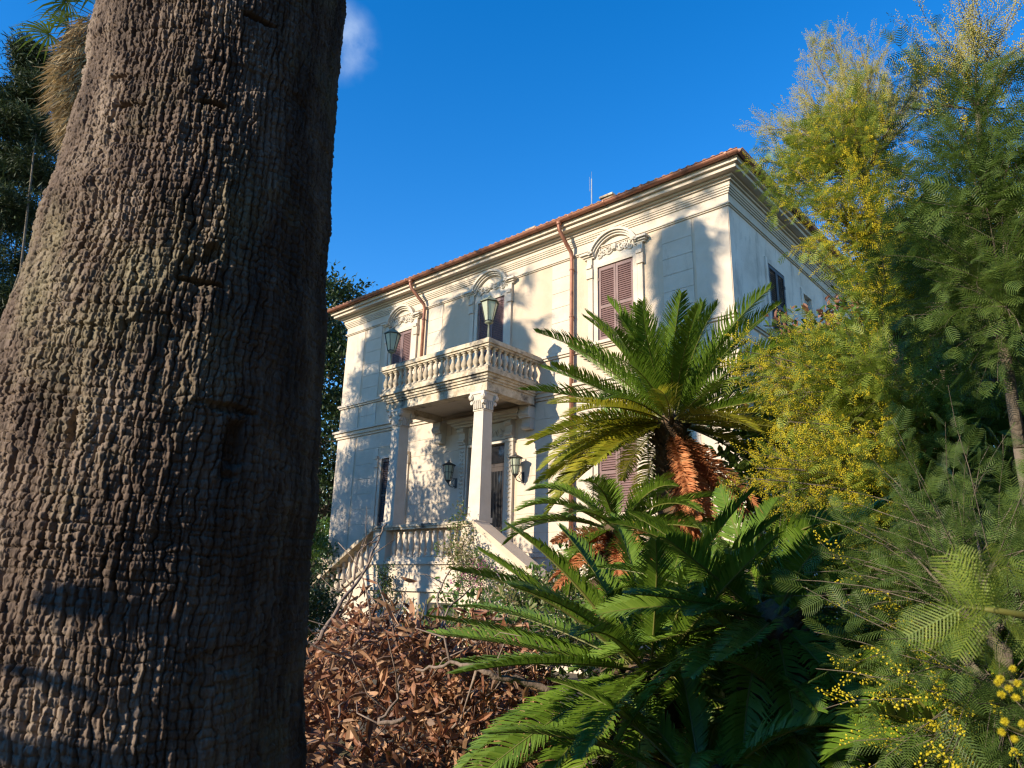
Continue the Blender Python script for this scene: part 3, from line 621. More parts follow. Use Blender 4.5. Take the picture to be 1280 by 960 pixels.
# deep scars where old fronds tore off
def scar(px, py, hw, hh, depth):
    global disp
    v = fw*F_PX+rt*(px-640)-up*(py-480); az = math.atan2(v[0], v[1]); 
    # nearest surface point along this azimuth
    best = None
    for d_ in np.linspace(1.2, 1.9, 141):
        P = v/math.hypot(v[0], v[1])*d_; k = int(np.argmin(abs(zf-P[2])))
        if math.hypot(P[0]-cxs[k], P[1]-cys[k]) < rr[k]: best = (P, k); break
    if best is None: return
    P, k = best; a = math.atan2(P[1]-cys[k], P[0]-cxs[k]); da = (TH-a+math.pi) % (2*math.pi)-math.pi
    e_ = ((da*RN/hw)**2+((ZZ-P[2])/hh)**2)*(.35+1.3*vnoise(s_*45, ZZ*60, 17)); disp = disp-depth*np.clip(1.3-e_, 0, 1)**.6
for a in ((150, 99, .028, .006, .03), (165, 131, .034, .006, .03), (264, 318, .018, .022, .02), (250, 352, .045, .006, .028), (236, 334, .010, .018, .016), (268, 130, .030, .007, .03), (320, 25, .05, .007, .03),
          (290, 560, .02, .05, .02), (285, 510, .06, .008, .015), (90, 540, .008, .03, .02)): scar(*a)
RR = R0+disp
Vt = np.stack([cxs[:, None]+RR*np.cos(TH), cys[:, None]+RR*np.sin(TH), ZZ+EYE], -1)
nr, nc = TH.shape; i = np.arange(nr-1)[:, None]*nc; j = np.arange(nc)[None]; j2 = (j+1) % nc
palm = empty('palm_tree', (sec[0, 0], sec[0, 1], 0), 'huge palm trunk in the near left foreground with deeply fissured brown bark', 'palm tree')
tm = MB(); tm.add(Vt, np.stack([i+j, i+j2, i+nc+j2, i+nc+j], -1).reshape(-1, 4))
o = tm.build('trunk', M['bark'], None, smooth=True); o.parent = palm; o.matrix_parent_inverse = Matrix.Translation(-Vector(palm.location))
def child(mb, name, m, par, smooth=False):
    """mesh given in world coordinates, kept as child of an empty (origin moved to the empty)"""
    loc = np.array(par.location); mb.V = [v-loc for v in mb.V]; return mb.build(name, m, par, smooth)

def norm(v): return v/(np.linalg.norm(v, axis=-1, keepdims=True)+1e-9)
def feather(mb, P0, az, e0, L, droop, n=58, ll=.13, lw=.0075, fold=.45, sweep=62, mi=0, mr=1, roll=0., bare=.12, taper=True, r=.007, seed=0, jit=.06, curl=0.):
    """one pinnate frond: curved rachis with two rows of leaflets"""
    q = np.random.default_rng(seed)
    k = 12; t = np.linspace(0, 1, k); el = e0-droop*t**1.5; azs = az+curl*t**2
    D = np.stack([np.cos(el)*np.sin(azs), np.cos(el)*np.cos(azs), np.sin(el)], -1)
    P = np.concatenate([[P0], P0+np.cumsum((D[:-1]+D[1:])/2*L/(k-1), 0)])
    mb.tube(P, np.linspace(r, r*.25, k), 5, mr)
    tt = bare+(1-bare)*(np.arange(n)+.5)/n
    def at_(A): return np.stack([np.interp(tt, t, A[:, c]) for c in range(3)], -1)
    B = at_(P); T = norm(at_(D)); hz = np.stack([np.cos(azs), -np.sin(azs), 0*azs], -1); Sd = norm(at_(hz))
    Nn = norm(np.cross(Sd, T)); c, s2 = math.cos(roll), math.sin(roll); Sd, Nn = Sd*c+Nn*s2, Nn*c-Sd*s2
    ln = ll*np.clip(np.minimum(.35+(tt-bare)*3.2, 1.0), 0, 1)*(1-.72*np.clip((tt-.62)/.38, 0, 1)**1.6)
    for sg in (-1, 1):
        sw_ = np.radians(sweep-22*tt+q.normal(0, 4, n)); fo = fold+q.normal(0, jit, n)
        lat = norm(sg*Sd*np.cos(fo)[:, None]+Nn*np.sin(fo)[:, None])
        d = norm(T*np.cos(sw_)[:, None]+lat*np.sin(sw_)[:, None]); l_ = (ln*q.uniform(.9, 1.08, n))[:, None]
        wv = norm(T-d*np.sum(T*d, -1, keepdims=True))
        mid = B+d*l_*.5+Nn*l_*.02; tip = B+d*l_-Nn*l_*.10+T*l_*.08; w_ = lw*np.ones((n, 1))
        V = np.stack([B-wv*w_*.35, B+wv*w_*.35, mid+wv*w_*.5, mid-wv*w_*.5, tip+wv*w_*.12, tip-wv*w_*.12], 1).reshape(-1, 3)
        b0 = np.arange(n)[:, None]*6
        mb.add(V, np.concatenate([b0+np.array([0, 1, 2, 3]), b0+np.array([3, 2, 4, 5])]), mi)
def fan(mb, P0, az, el, L, rad, n=26, mi=0, mr=1, droop=.5, spread=R(115), seed=0):
    """one fan-palm leaf: petiole and radiating split segments"""
    q = np.random.default_rng(seed); d = np.array([math.cos(el)*math.sin(az), math.cos(el)*math.cos(az), math.sin(el)])
    Pe = P0+d*L+np.array([0, 0, -.08*L]); mb.tube([P0, P0+d*L*.5+np.array([0, 0, .02]), Pe], [.016, .012, .009], 5, mr)
    sd = np.array([math.cos(az), -math.sin(az), 0.]); nn = np.cross(sd, d)
    A = np.linspace(-spread, spread, n)+q.normal(0, .02, n)
    dr = norm(np.cos(A)[:, None]*d+np.sin(A)[:, None]*sd+.18*nn*np.cos(A)[:, None]**2); ln = rad*(1-.18*np.abs(A)/spread)*q.uniform(.9, 1.05, n)
    wv = norm(np.cross(dr, nn)); V = []
    for f_, ww, dd in ((.02, .006, 0), (.45, .030, .02), (.75, .020, .25*droop), (1., .003, .75*droop)):
        c_ = Pe+dr*(ln*f_)[:, None]; c_[:, 2] -= dd*ln*.6; c_ = c_*1.
        ww2 = ww*rad/.8; V += [c_-wv*ww2, c_+wv*ww2]
    V = np.stack(V, 1).reshape(-1, 3); b0 = np.arange(n)[:, None]*8
    mb.add(V, np.concatenate([b0+np.array([a, a+1, a+3, a+2]) for a in (0, 2, 4)]), mi)

# leaf templates
LEAF = (np.array([(0, 0, 0), (.30, .20, .05), (.65, .19, .05), (1, 0, -.06), (.65, -.19, .05), (.30, -.20, .05), (.48, 0, 0)]), np.array([(0, 6, 1), (1, 6, 2), (2, 6, 3), (3, 6, 4), (4, 6, 5), (5, 6, 0)]))
NEED = (np.array([(0, 0, 0), (.5, .07, 0), (1, 0, 0), (.5, -.07, 0)]), np.array([(0, 1, 2, 3)]))
_t = np.linspace(0, 1, 5); _w = np.array([.03, .12, .15, .09, .008])
def curled(bend, rollv):
    c_ = [np.array([np.sin(bend*t)/bend, 0, (1-np.cos(bend*t))/bend]) for t in _t]; V = []
    for c, w_ in zip(c_, _w):
        for a in (-1, 0, 1): V.append(c+np.array([0, a*w_*math.cos(rollv*abs(a)), w_*math.sin(rollv)*abs(a)]))
    F = []
    for k in range(4):
        for a in range(2): b = k*3+a; F.append((b, b+1, b+4, b+3))
    return np.array(V), np.array(F)
def frames(D, q, size):
    """orientation frames with x along D and random roll, scaled"""
    D = norm(D); a = norm(q.normal(size=D.shape)); y = norm(np.cross(D, a)); z = np.cross(D, y)
    return np.stack([D, y, z], -1)*np.asarray(size)[:, None, None]
def frames_up(D, q, size, jitter=.5):
    D = norm(D); upv = np.array([0, 0, 1.])+q.normal(0, jitter, D.shape); y = norm(np.cross(upv, D)); z = np.cross(D, y)
    return np.stack([D, y, z], -1)*np.asarray(size)[:, None, None]
def leafy(name, label, cat, base, blobs, leaf=.09, clump=.22, per=26, mats=None, seed=0, trunk_r=.12, group=None, tmpl=LEAF, bark=None, flat=1., density=1., extra=None, shell=.55, droop=0.):
    """tree or shrub: tapered trunk, limbs to each blob, clumps of leaves through the blobs' volume"""
    q = np.random.default_rng(seed); base = np.array(base, float)
    e_ = empty(name, base, label, cat, group); tr = MB(); cr = MB()
    cen = np.mean([b[0] for b in blobs], 0); hgt = min(b[0][2] for b in blobs); fork = base+(np.array([cen[0], cen[1], hgt])-base)*np.array([.6, .6, .55])
    P = [base, base+(fork-base)*.5+q.normal(0, trunk_r*.5, 3)*[1, 1, 0], fork]; tr.tube(P, [trunk_r*1.25, trunk_r, trunk_r*.8], 9)
    for (c, rad, cnt) in blobs:
        c = np.array(c, float); rad = np.array(rad if np.ndim(rad) else [rad]*3, float); n = int(cnt*density)
        mid = (fork+c)/2+q.normal(0, .12, 3)*np.linalg.norm(c-fork); tr.tube([fork, mid, c], [trunk_r*.55, trunk_r*.32, trunk_r*.12], 6)
        d = norm(q.normal(size=(n, 3))); rr_ = (shell+(1-shell)*q.random(n))**.8*(1+.22*q.normal(size=n)*.6); cc = c+d*rad*rr_[:, None]
        for k in range(0, n, max(1, n//14)): tr.tube([c, (c+cc[k])/2+q.normal(0, .04, 3), cc[k]], [trunk_r*.10+.004, trunk_r*.06+.003, .003], 4, caps=False)
        dirs = norm(d+q.normal(0, .4, d.shape)+np.array([0, 0, .25]))
        pos = np.repeat(cc, per, 0)+q.normal(0, clump*.45, (n*per, 3))*[1, 1, flat]
        ld = norm(np.repeat(dirs, per, 0)*.7+q.normal(0, .75, (n*per, 3))*[1, 1, flat]-np.array([0, 0, droop])); sz = leaf*q.uniform(.6, 1.25, n*per)
        mi = (q.random(n) < (extra or 0)).astype(int); mi = np.repeat(mi, per)
        for m_ in (0, 1):
            w_ = mi == m_
            if w_.any(): cr.inst(*tmpl, frames_up(ld[w_], q, sz[w_], .7), pos[w_], m_)
    child(tr, 'trunk', bark or M['bark2'], e_, True); child(cr, 'crown', mats or [M['leaf']], e_)
    return e_
def G(p): return np.array([p[0], p[1], 0.])

# crown of the foreground palm, high above the frame
pc = np.array([cxs[-1], cys[-1], zf[-1]+EYE]); q0 = np.random.default_rng(20)
for k in range(34):
    m_ = MB(); feather(m_, pc+np.array([0, 0, .1]), q0.uniform(0, 6.28), R(q0.uniform(25, 75)), q0.uniform(2.6, 3.3), R(60), n=44, ll=.38, lw=.03, r=.02, seed=k); child(m_, 'frond', [M['fan'], M['rachis']], palm)

# fan palms whose crowns shade the front of the villa
def skirt_palm(base, zc, rs, hs_, label, seed, r0=.22, nf=17, fr=.85, pet=1.25):
    q = np.random.default_rng(seed); base = np.array(base, float); e_ = empty('fan_palm', base, label, 'palm tree', 'tall fan palms beside the garden')
    t = MB(); t.lathe([(r0*1.3, 0), (r0, .8), (r0*.9, zc)], 14, (base[0], base[1], 0)); child(t, 'trunk', M['bark2'], e_, True)
    c = np.array([base[0], base[1], zc])
    for k in range(nf):
        m_ = MB(); fan(m_, c, k*2.4+q.normal(0, .2), R(72-112*(k/nf)**.9+q.normal(0, 6)), pet*q.uniform(.8, 1.15), fr*q.uniform(.85, 1.1), n=17, seed=seed*100+k, droop=.5+.5*k/nf); child(m_, 'frond', [M['fan'], M['rachis']], e_)
    s2 = MB(); n = 7000; a = q.uniform(0, 6.283, n); f_ = q.random(n); z = zc-hs_*f_; rr_ = rs*(.55+.45*q.random(n)**.5)*np.sin(np.pi*np.clip(.22+.68*f_, 0, 1))**.6
    P = np.stack([c[0]+rr_*np.cos(a), c[1]+rr_*np.sin(a), z], -1); D = np.stack([np.cos(a)*.35, np.sin(a)*.35, -np.ones(n)], -1)+q.normal(0, .28, (n, 3))
    s2.inst(NEED[0]*[1, .35, 1], NEED[1], frames(D, q, q.uniform(.4, .9, n)), P); child(s2, 'dead_leaf_skirt', M['thatch'], e_)
    return e_
def shade_pos(u, z, s): return C+DF*u+S1*s+np.array([0, 0, z+EYE])
pB = shade_pos(-8.6, 9.0, 10.4); skirt_palm(G(pB), pB[2], 1.0, 3.0, 'fan palm with a hanging straw-coloured skirt behind the left edge of the big trunk', 31, fr=.9, pet=1.35, nf=20)
pC = shade_pos(-1.25, 8.7, 16.5); skirt_palm(G(pC), pC[2]+.3, .62, 3.6, 'tall fan palm left of the viewer, out of the picture', 32)
pD = shade_pos(-6.9, 7.6, 17.5); skirt_palm(G(pD), pD[2], .45, 1.5, 'shorter fan palm left of the viewer, out of the picture', 33, nf=8)

# shade trees on the left
cA = shade_pos(-13.2, 5.5, 11.0)
bl = []
q1 = np.random.default_rng(41)
for k in range(29):
    hgt = 1.6+k*.52; rad_ = 2.9*max(.25, 1-((hgt-5.5)/11.5)**2)*.8
    a = k*2.4; bl.append(((cA[0]+rad_*.5*math.cos(a), cA[1]+rad_*.5*math.sin(a), hgt), (rad_*.75, rad_*.75, .45), 120))
leafy('conifer', 'tall dark conifer at the far left edge behind the palm trunk', 'tree', G(cA), bl, leaf=.22, clump=.46, per=42, mats=[M['conif']], seed=42, trunk_r=.10, tmpl=NEED, flat=.5, shell=.1)
cE = shade_pos(-8.6, 1.5, 8.6)
leafy('unseen_tree', 'round evergreen tree hidden behind the big palm trunk', 'tree', G(cE), [(shade_pos(u, z, 8.6), .95, 50) for (u, z) in [(-9.7, 3.9), (-8.5, 3.5), (-9.2, 2.2), (-8.0, 1.9), (-9.6, .6), (-8.3, .3), (-7.2, -.1), (-6.8, .9), (-10.6, 2.4), (-10.8, .4)]], leaf=.14, clump=.30, per=26, mats=[M['leafd']], seed=43, trunk_r=.14, shell=.15)
# trees behind the villa's left corner
b_ = at(412, 520, 31)
leafy('evergreen_tree', 'dark evergreen tree rising behind the left corner of the villa', 'tree', G(b_), [(at(402, 392, 31), 1.9, 170), (at(402, 470, 31), 1.9, 180), (at(400, 550, 31), 2.1, 190), (at(400, 640, 31), 2.3, 190), (at(372, 440, 32), 2.4, 90), (at(400, 600, 33), 2.4, 140)], leaf=.24, clump=.55, per=26, mats=[M['leafd']], seed=44, trunk_r=.3)
b_ = at(398, 690, 27)
leafy('bush', 'bright green bush by the left corner of the villa', 'bush', G(b_), [(at(398, 680, 27), 1.0, 60), (at(392, 705, 26), 1.0, 60)], leaf=.16, clump=.3, per=24, mats=[M['leaf']], seed=45, trunk_r=.06)
b_ = at(385, 745, 19)
leafy('bush', 'dark low bush at the foot of the left stair flight', 'bush', G(b_), [(at(395, 768, 18.2), .75, 60), (at(372, 752, 18.5), .9, 60), (at(350, 760, 18), .9, 40)], leaf=.13, clump=.25, per=24, mats=[M['leafd']], seed=46, trunk_r=.05)
# hedge out of frame at the viewer's left, shading the foot of the palm
bl = []
for k in range(9): c_ = np.array([-4.1+.21*k, -2.3+.36*k, 1.0+.10*math.sin(k*1.7)]); bl.append((c_, (.55, .55, 1.2), 70))
leafy('hedge', 'clipped evergreen hedge at the viewer\'s left, out of the picture', 'hedge', G(np.array([-3.2, -.6])), bl, leaf=.10, clump=.22, per=26, mats=[M['leafd']], seed=47, trunk_r=.06, shell=.2)

# unseen trees added beside and behind the viewer to cut sky fill
q3 = np.random.default_rng(48)
for k, (az, d, h_, r_) in enumerate([(78, 9, 11, 2.6), (104, 8, 12, 2.8), (130, 8, 12, 2.8), (158, 8.5, 12, 2.8), (184, 9.5, 10, 2.6)]):
    c = np.array([d*math.sin(R(az)), d*math.cos(R(az)), 0]); bl = []
    for m_ in range(9): bl.append((c+np.array([*q3.normal(0, r_*.42, 2), 1.2+(h_-2)*m_/8]), r_*.62, 70))
    leafy('unseen_tree', 'unseen tall evergreen added behind the viewer to block sky light', 'tree', c, bl, leaf=.34, clump=.6, per=12, mats=[M['leafd']], seed=480+k, trunk_r=.25, shell=.1, group='unseen tall trees added to block sky light')
for k, az in enumerate(np.linspace(50, 318, 20)):  # added out-of-frame tree ring that hides the bright horizon sky
    d = 34+3*math.sin(k*2.1); h_ = 8.5+1.2*math.sin(k*1.3); c = np.array([d*math.sin(R(az)), d*math.cos(R(az)), 0]); bl = []
    for m_ in range(6): bl.append((c+np.array([*q3.normal(0, 2.2, 2), 1.2+(h_-3.2)*m_/5]), 2.6, 60))
    leafy('skyblock_tree', 'unseen evergreen of a ring added far out to block low sky light', 'tree', c, bl, leaf=.8, clump=1.2, per=7, mats=[M['leafd']], seed=500+k, trunk_r=.3, shell=.1, group='added ring of trees blocking the horizon sky')

bl = [(np.array(c_, float), 1.5, 60) for c_ in ((1.6, -1.6, 7.2), (3.6, -2.4, 7.6), (3.4, .0, 7.2), (5.2, 1.4, 7.0), (5.6, -1.2, 7.6), (1.4, -3.8, 7.8), (6.6, 3.2, 6.6))]  # added canopy above the viewer, dims overhead sky fill on the foreground
leafy('overhead_blocker', 'unseen spreading evergreen added over the viewer to block overhead sky', 'tree', np.array([4.6, -2.6, 0]), bl, leaf=.30, clump=.55, per=13, mats=[M['leafd']], seed=470, trunk_r=.24, shell=.1)

# ------------------------------------------------------------------ cycads
def cycad(origin, label, n, L, seed, elev=(82, -35), ll=.13, yellow=.0, dead=0, azr=None, trunk_r=.13, lw=.0080, deadaz=(2.2, 3.6), dead_el=(-30, -75), npair=58, fold=.5, droop=(25, 70), cat='cycad', name='cycad', extra=()):
    q = np.random.default_rng(seed); origin = np.array(origin, float); e_ = empty(name, G(origin), label, cat, 'cycads in the garden bed')
    tr = MB(); tr.lathe([(trunk_r*1.1, 0), (trunk_r, origin[2]*.5), (trunk_r*1.05, origin[2]-.06), (trunk_r*.6, origin[2]+.05), (0, origin[2]+.09)], 14, (origin[0], origin[1], 0))
    nn = int(origin[2]*110)
    if nn:
        a = q.uniform(0, 6.283, nn); z = q.uniform(.05, origin[2], nn); D = np.stack([np.cos(a), np.sin(a), .9+0*a], -1); tr.inst(*LEAF, frames_up(D, q, np.full(nn, .11), .2), np.stack([origin[0]+trunk_r*.9*np.cos(a), origin[1]+trunk_r*.9*np.sin(a), z], -1))
    child(tr, 'trunk', M['cyctrunk'], e_)
    for k in range(n):
        f_ = (k+.5)/n; az = k*2.39996+q.normal(0, .18) if azr is None else q.uniform(*azr)
        el = R(elev[0]+(elev[1]-elev[0])*f_**.85+q.normal(0, 5)); Lk = L*q.uniform(.86, 1.08)*(.86 if f_ < .2 else 1)
        m_ = MB(); y_ = yellow and f_ > 1-yellow
        feather(m_, origin+.05*np.array([math.sin(az), math.cos(az), 0]), az, el, Lk, R(q.uniform(*droop)), n=int(npair*1.4), ll=ll, lw=lw*1.15, seed=seed*97+k, fold=fold*q.uniform(.7, 1.2), roll=q.normal(0, .25), curl=q.normal(0, .18))
        child(m_, 'frond', [M['cycy'] if y_ else M['cyc'], M['rachis']], e_)
    for k, (az, el, Lk) in enumerate(extra):
        m_ = MB(); feather(m_, origin, az, R(el), Lk, R(q.uniform(15, 40)), n=int(npair*1.4), ll=ll, lw=lw*1.15, seed=seed*77+k, fold=.4, roll=q.normal(0, .3)); child(m_, 'frond', [M['cycy'], M['rachis']], e_)
    for k in range(dead):
        az = q.uniform(*deadaz); m_ = MB(); feather(m_, origin-np.array([0, 0, .06]), az, R(q.uniform(*sorted(dead_el))), L*q.uniform(.6, .95), R(q.uniform(5, 25)), n=int(npair*1.3), ll=ll*.62, lw=lw*1.25, seed=seed*91+k, fold=.45, jit=.35, roll=q.normal(0, .5), bare=.05)
        o_ = child(m_, 'dead_frond', [M['cycd'], M['cycd']], e_)
    return e_
U_ = at(838, 528, 6.0)
cycad(U_, 'tall cycad with an open crown, yellowing lower fronds and rusty dead fronds', 72, 1.30, 51, elev=(84, -24), ll=.18, yellow=.32, dead=24, deadaz=(1.9, 3.3), dead_el=(-38, -80), npair=62, droop=(8, 36), lw=.010, extra=[(4.15+.13*k, -6-5*(k % 4), 1.25-.05*(k % 3)) for k in range(8)])
cycad(at(812, 838, 3.55), 'sunlit dark green cycad at lower centre beside the brush pile', 50, 1.10, 52, elev=(68, -40), ll=.125, npair=70, droop=(6, 32))
cycad(at(772, 662, 5.1), 'low cycad with dry hanging fronds under the tall crowned one', 28, .78, 53, elev=(65, -40), ll=.13, dead=14, deadaz=(2.0, 4.6), dead_el=(10, -70))
cycad(at(965, 775, 3.4), 'cycad in deep shade right of the sunlit one', 40, .85, 54, elev=(62, -45), ll=.125, droop=(8, 40))
cycad(at(1010, 905, 3.35), 'low cycad in deep shade near the bottom edge', 34, .85, 55, elev=(75, -40), ll=.12)
cycad(at(915, 735, 3.95), 'shaded cycad directly beneath the rusty dead fronds', 34, .78, 56, elev=(62, -40), ll=.13)
cycad(at(880, 980, 2.9), 'small cycad in shade at the foot of the sunlit one', 24, .7, 57, elev=(60, -30), ll=.11)
# young palms at lower right
def young_palm(origin, label, n, L, seed, ll=.22, lw=.02, npair=22, elev=(75, 5), m=None):
    q = np.random.default_rng(seed); e_ = empty('young_palm', G(origin), label, 'palm', 'young palms at the right')
    st_ = MB(); st_.lathe([(.05, 0), (.04, origin[2]*.5), (.03, origin[2])], 8, (origin[0], origin[1], 0)); child(st_, 'trunk', M['cyctrunk'], e_, True)
    for k in range(n):
        m_ = MB(); f_ = (k+.5)/n; feather(m_, np.array(origin), k*2.4+q.normal(0, .2), R(elev[0]+(elev[1]-elev[0])*f_), L*q.uniform(.8, 1.1), R(q.uniform(30, 70)), n=npair, ll=ll, lw=lw, seed=seed*71+k, fold=.25, sweep=52, roll=q.normal(0, .2))
        child(m_, 'frond', [m or M['cyc'], M['rachis']], e_)
young_palm(at(1205, 950, 2.6), 'young palm with glossy dark leaflets in sun at the bottom right', 13, .40, 61, ll=.14, lw=.013)
young_palm(at(1180, 850, 2.95), 'young palm with yellow green upright fronds behind the glossy one', 6, .42, 62, ll=.11, lw=.012, elev=(88, 62), m=M['cycy'])

# ------------------------------------------------------------------ heap of dry cuttings
hq = np.random.default_rng(71)
HC = np.array([-.62, 4.15])
def heap(x, y):
    e1 = 1.36*np.exp(-(((x+.55)/1.05)**4+((y-4.5)/1.15)**4)*.8); e2 = .95*np.exp(-(((x-.0)/.65)**2+((y-3.7)/.7)**2)); e3 = .95*np.exp(-(((x+.9)/.7)**4+((y-3.3)/.6)**4))
    return np.maximum(np.maximum(e1, e2), e3)*(1+.08*np.sin(x*7+y*3)+.06*np.sin(y*9-x*5))
hp = empty('brush_pile', (HC[0], HC[1], 0), 'waist high heap of curled coppery dry leaves and cut branches before the stairs', 'brush pile')
core = MB(); gx = np.linspace(-2.2, 1.4, 60); gy = np.linspace(2.3, 6.2, 60); X, Y = np.meshgrid(gx, gy); Zh = np.maximum(heap(X, Y)*.75-.40, -.02)
i = np.arange(59)[:, None]*60+np.arange(59)[None]; core.add(np.stack([X, Y, Zh], -1), np.stack([i, i+1, i+61, i+60], -1).reshape(-1, 4))
child(core, 'packed_litter', M['soil'], hp, True)
nl = 11500; x = hq.uniform(-2.0, 1.15, nl*2); y = hq.uniform(2.5, 6.0, nl*2); h = heap(x, y); ok = h > .2; x, y, h = x[ok][:nl], y[ok][:nl], h[ok][:nl]
z = h-.50*hq.random(len(x))**1.5+.05*hq.normal(size=len(x)); P = np.stack([x, y, np.maximum(z, .03)], -1)
lv = MB(); kinds = [curled(1.6, 1.0), curled(2.6, .7), curled(.8, 1.3), curled(3.4, .9), curled(1.3, .4)]; kk = hq.integers(0, 5, len(P))
# leaves hang in tufts along their twigs
tuft = norm(np.stack([vnoise(x*5+50, y*5+50, 72)-.5, vnoise(x*5+90, y*5+20, 73)-.5, vnoise(x*5+10, y*5+120, 74)-.6], -1))
for c_ in range(5):
    w_ = kk == c_; D = tuft[w_]*.8+hq.normal(0, .6, (w_.sum(), 3)); lv.inst(*kinds[c_], frames(D, hq, hq.uniform(.06, .165, w_.sum())), P[w_])
tag(child(lv, 'dry_leaves', M['dry'], hp), kind='stuff')
tw = MB()
for k in range(260):
    x0, y0 = hq.uniform(-1.8, .9), hq.uniform(2.7, 5.6); z0 = heap(x0, y0)
    if z0 < .3: continue
    a = hq.uniform(0, 6.28); l_ = hq.uniform(.25, .8); e0 = hq.uniform(-.3, .9); P_ = [np.array([x0, y0, z0-.1])]; d = np.array([math.cos(a)*math.cos(e0), math.sin(a)*math.cos(e0), math.sin(e0)])
    for _ in range(5): d = norm(d+hq.normal(0, .28, 3)-np.array([0, 0, .06])); P_.append(P_[-1]+d*l_/5)
    r_ = hq.uniform(.003, .008); tw.tube(P_, np.linspace(r_, r_*.4, 6), 5)
tag(child(tw, 'dry_twigs', M['twig'], hp, True), kind='stuff')
def branch(pts, r, label):
    P_ = np.array([at(*p) for p in pts]); e_ = P_[0]; m_ = MB(); 
    tt = np.linspace(0, len(P_)-1, len(P_)*4); Q = np.stack([np.interp(tt, np.arange(len(P_)), P_[:, c]) for c in range(3)], -1)
    Q[1:-1] = (Q[:-2]+Q[1:-1]*2+Q[2:])/4; Q += hq.normal(0, r*.35, Q.shape)
    m_.tube(Q, np.linspace(r, r*.35, len(Q)), 7)
    for k in range(3):
        s0 = Q[int(len(Q)*(.35+.2*k))]; d = norm(hq.normal(0, 1, 3)+np.array([0, 0, .8])); m_.tube([s0, s0+d*.12, s0+norm(d+hq.normal(0, .4, 3))*.26], [r*.45, r*.3, r*.12], 5)
    o_ = m_.build('dry_branch', M['twig'], None, True, loc=e_); tag(o_, label, 'branch', 'bare cut branches on the heap')
branch([(690, 862, 3.5), (650, 853, 3.45), (615, 846, 3.4), (592, 832, 3.4), (560, 829, 3.45), (520, 838, 3.5)], .017, 'thick curved bare branch lying across the right side of the brush pile')
branch([(400, 800, 4.3), (425, 755, 4.5), (455, 715, 4.8), (470, 680, 5.0), (482, 655, 5.1)], .013, 'long bare branch leaning up from the heap before the left stair flight')
branch([(420, 780, 4.6), (440, 740, 4.7), (447, 690, 4.9), (476, 668, 5.0)], .009, 'thin forked branch beside the long one, left end of the heap')
branch([(560, 790, 4.4), (545, 750, 4.6), (560, 715, 4.8), (580, 700, 4.8)], .008, 'thin grey branch sticking up from the heap below the landing wall')
branch([(545, 800, 4.2), (560, 760, 4.4), (590, 735, 4.6), (605, 705, 4.7)], .007, 'slender bare twig leaning right above the heap')
branch([(505, 900, 3.2), (470, 905, 3.2), (495, 880, 3.25), (500, 845, 3.35)], .010, 'short knobbly branch low on the front of the heap')

# ------------------------------------------------------------------ plants at the stairs
def hv(u, v, z): return hl(u, v, z)
leafy('climbing_rose', 'straggling pale leaved climber on the right corner of the landing balustrade', 'climber', hv(-5.9, 2.9, -EYE), [(hv(-6.0, 2.7, 1.5), (.22, .22, .55), 30), (hv(-5.7, 2.8, .95), (.4, .3, .4), 50), (hv(-6.25, 2.75, .8), (.4, .25, .4), 34), (hv(-5.35, 2.8, .6), (.4, .3, .35), 44)], leaf=.075, clump=.16, per=9, mats=[M['vine'], M['leaf']], extra=.35, seed=81, trunk_r=.03, shell=.2)
leafy('bougainvillea', 'pink flowering bush below the right stair parapet', 'bush', hv(-5.0, 3.0, -EYE), [(hv(-5.1, 2.95, .28), (.40, .3, .25), 40), (hv(-4.6, 3.0, .35), (.4, .3, .25), 34), (hv(-5.6, 2.9, .15), (.4, .3, .2), 24)], leaf=.07, clump=.13, per=10, mats=[M['leaf'], M['pink']], extra=.22, seed=82, trunk_r=.03, shell=.3)
leafy('shrub', 'small dark shrub growing against the landing wall', 'shrub', hv(-8.7, 2.75, -EYE), [(hv(-8.6, 2.7, .25), (.28, .22, .45), 46), (hv(-8.5, 2.75, -.3), (.35, .25, .4), 46)], leaf=.075, clump=.15, per=11, mats=[M['leafd'], M['leaf']], extra=.35, seed=83, trunk_r=.025, shell=.2)
leafy('flower_bed', 'pale green low plants between the stair and the cycads', 'plants', hv(-4.6, 4.2, -EYE), [(at(700, 740, 12.5), (1.0, .6, .4), 110), (at(660, 752, 12), (.7, .6, .35), 90), (at(760, 700, 12), (.8, .5, .6), 80), (at(640, 790, 11), (1.2, .8, .4), 80), (at(600, 780, 9), (1.0, .8, .4), 70), (at(700, 812, 10), (1.0, .6, .4), 90), (at(735, 790, 9.5), (.7, .6, .5), 70)], leaf=.10, clump=.2, per=16, mats=[M['vine'], M['leaf']], extra=.55, seed=84, trunk_r=.03, shell=.2)

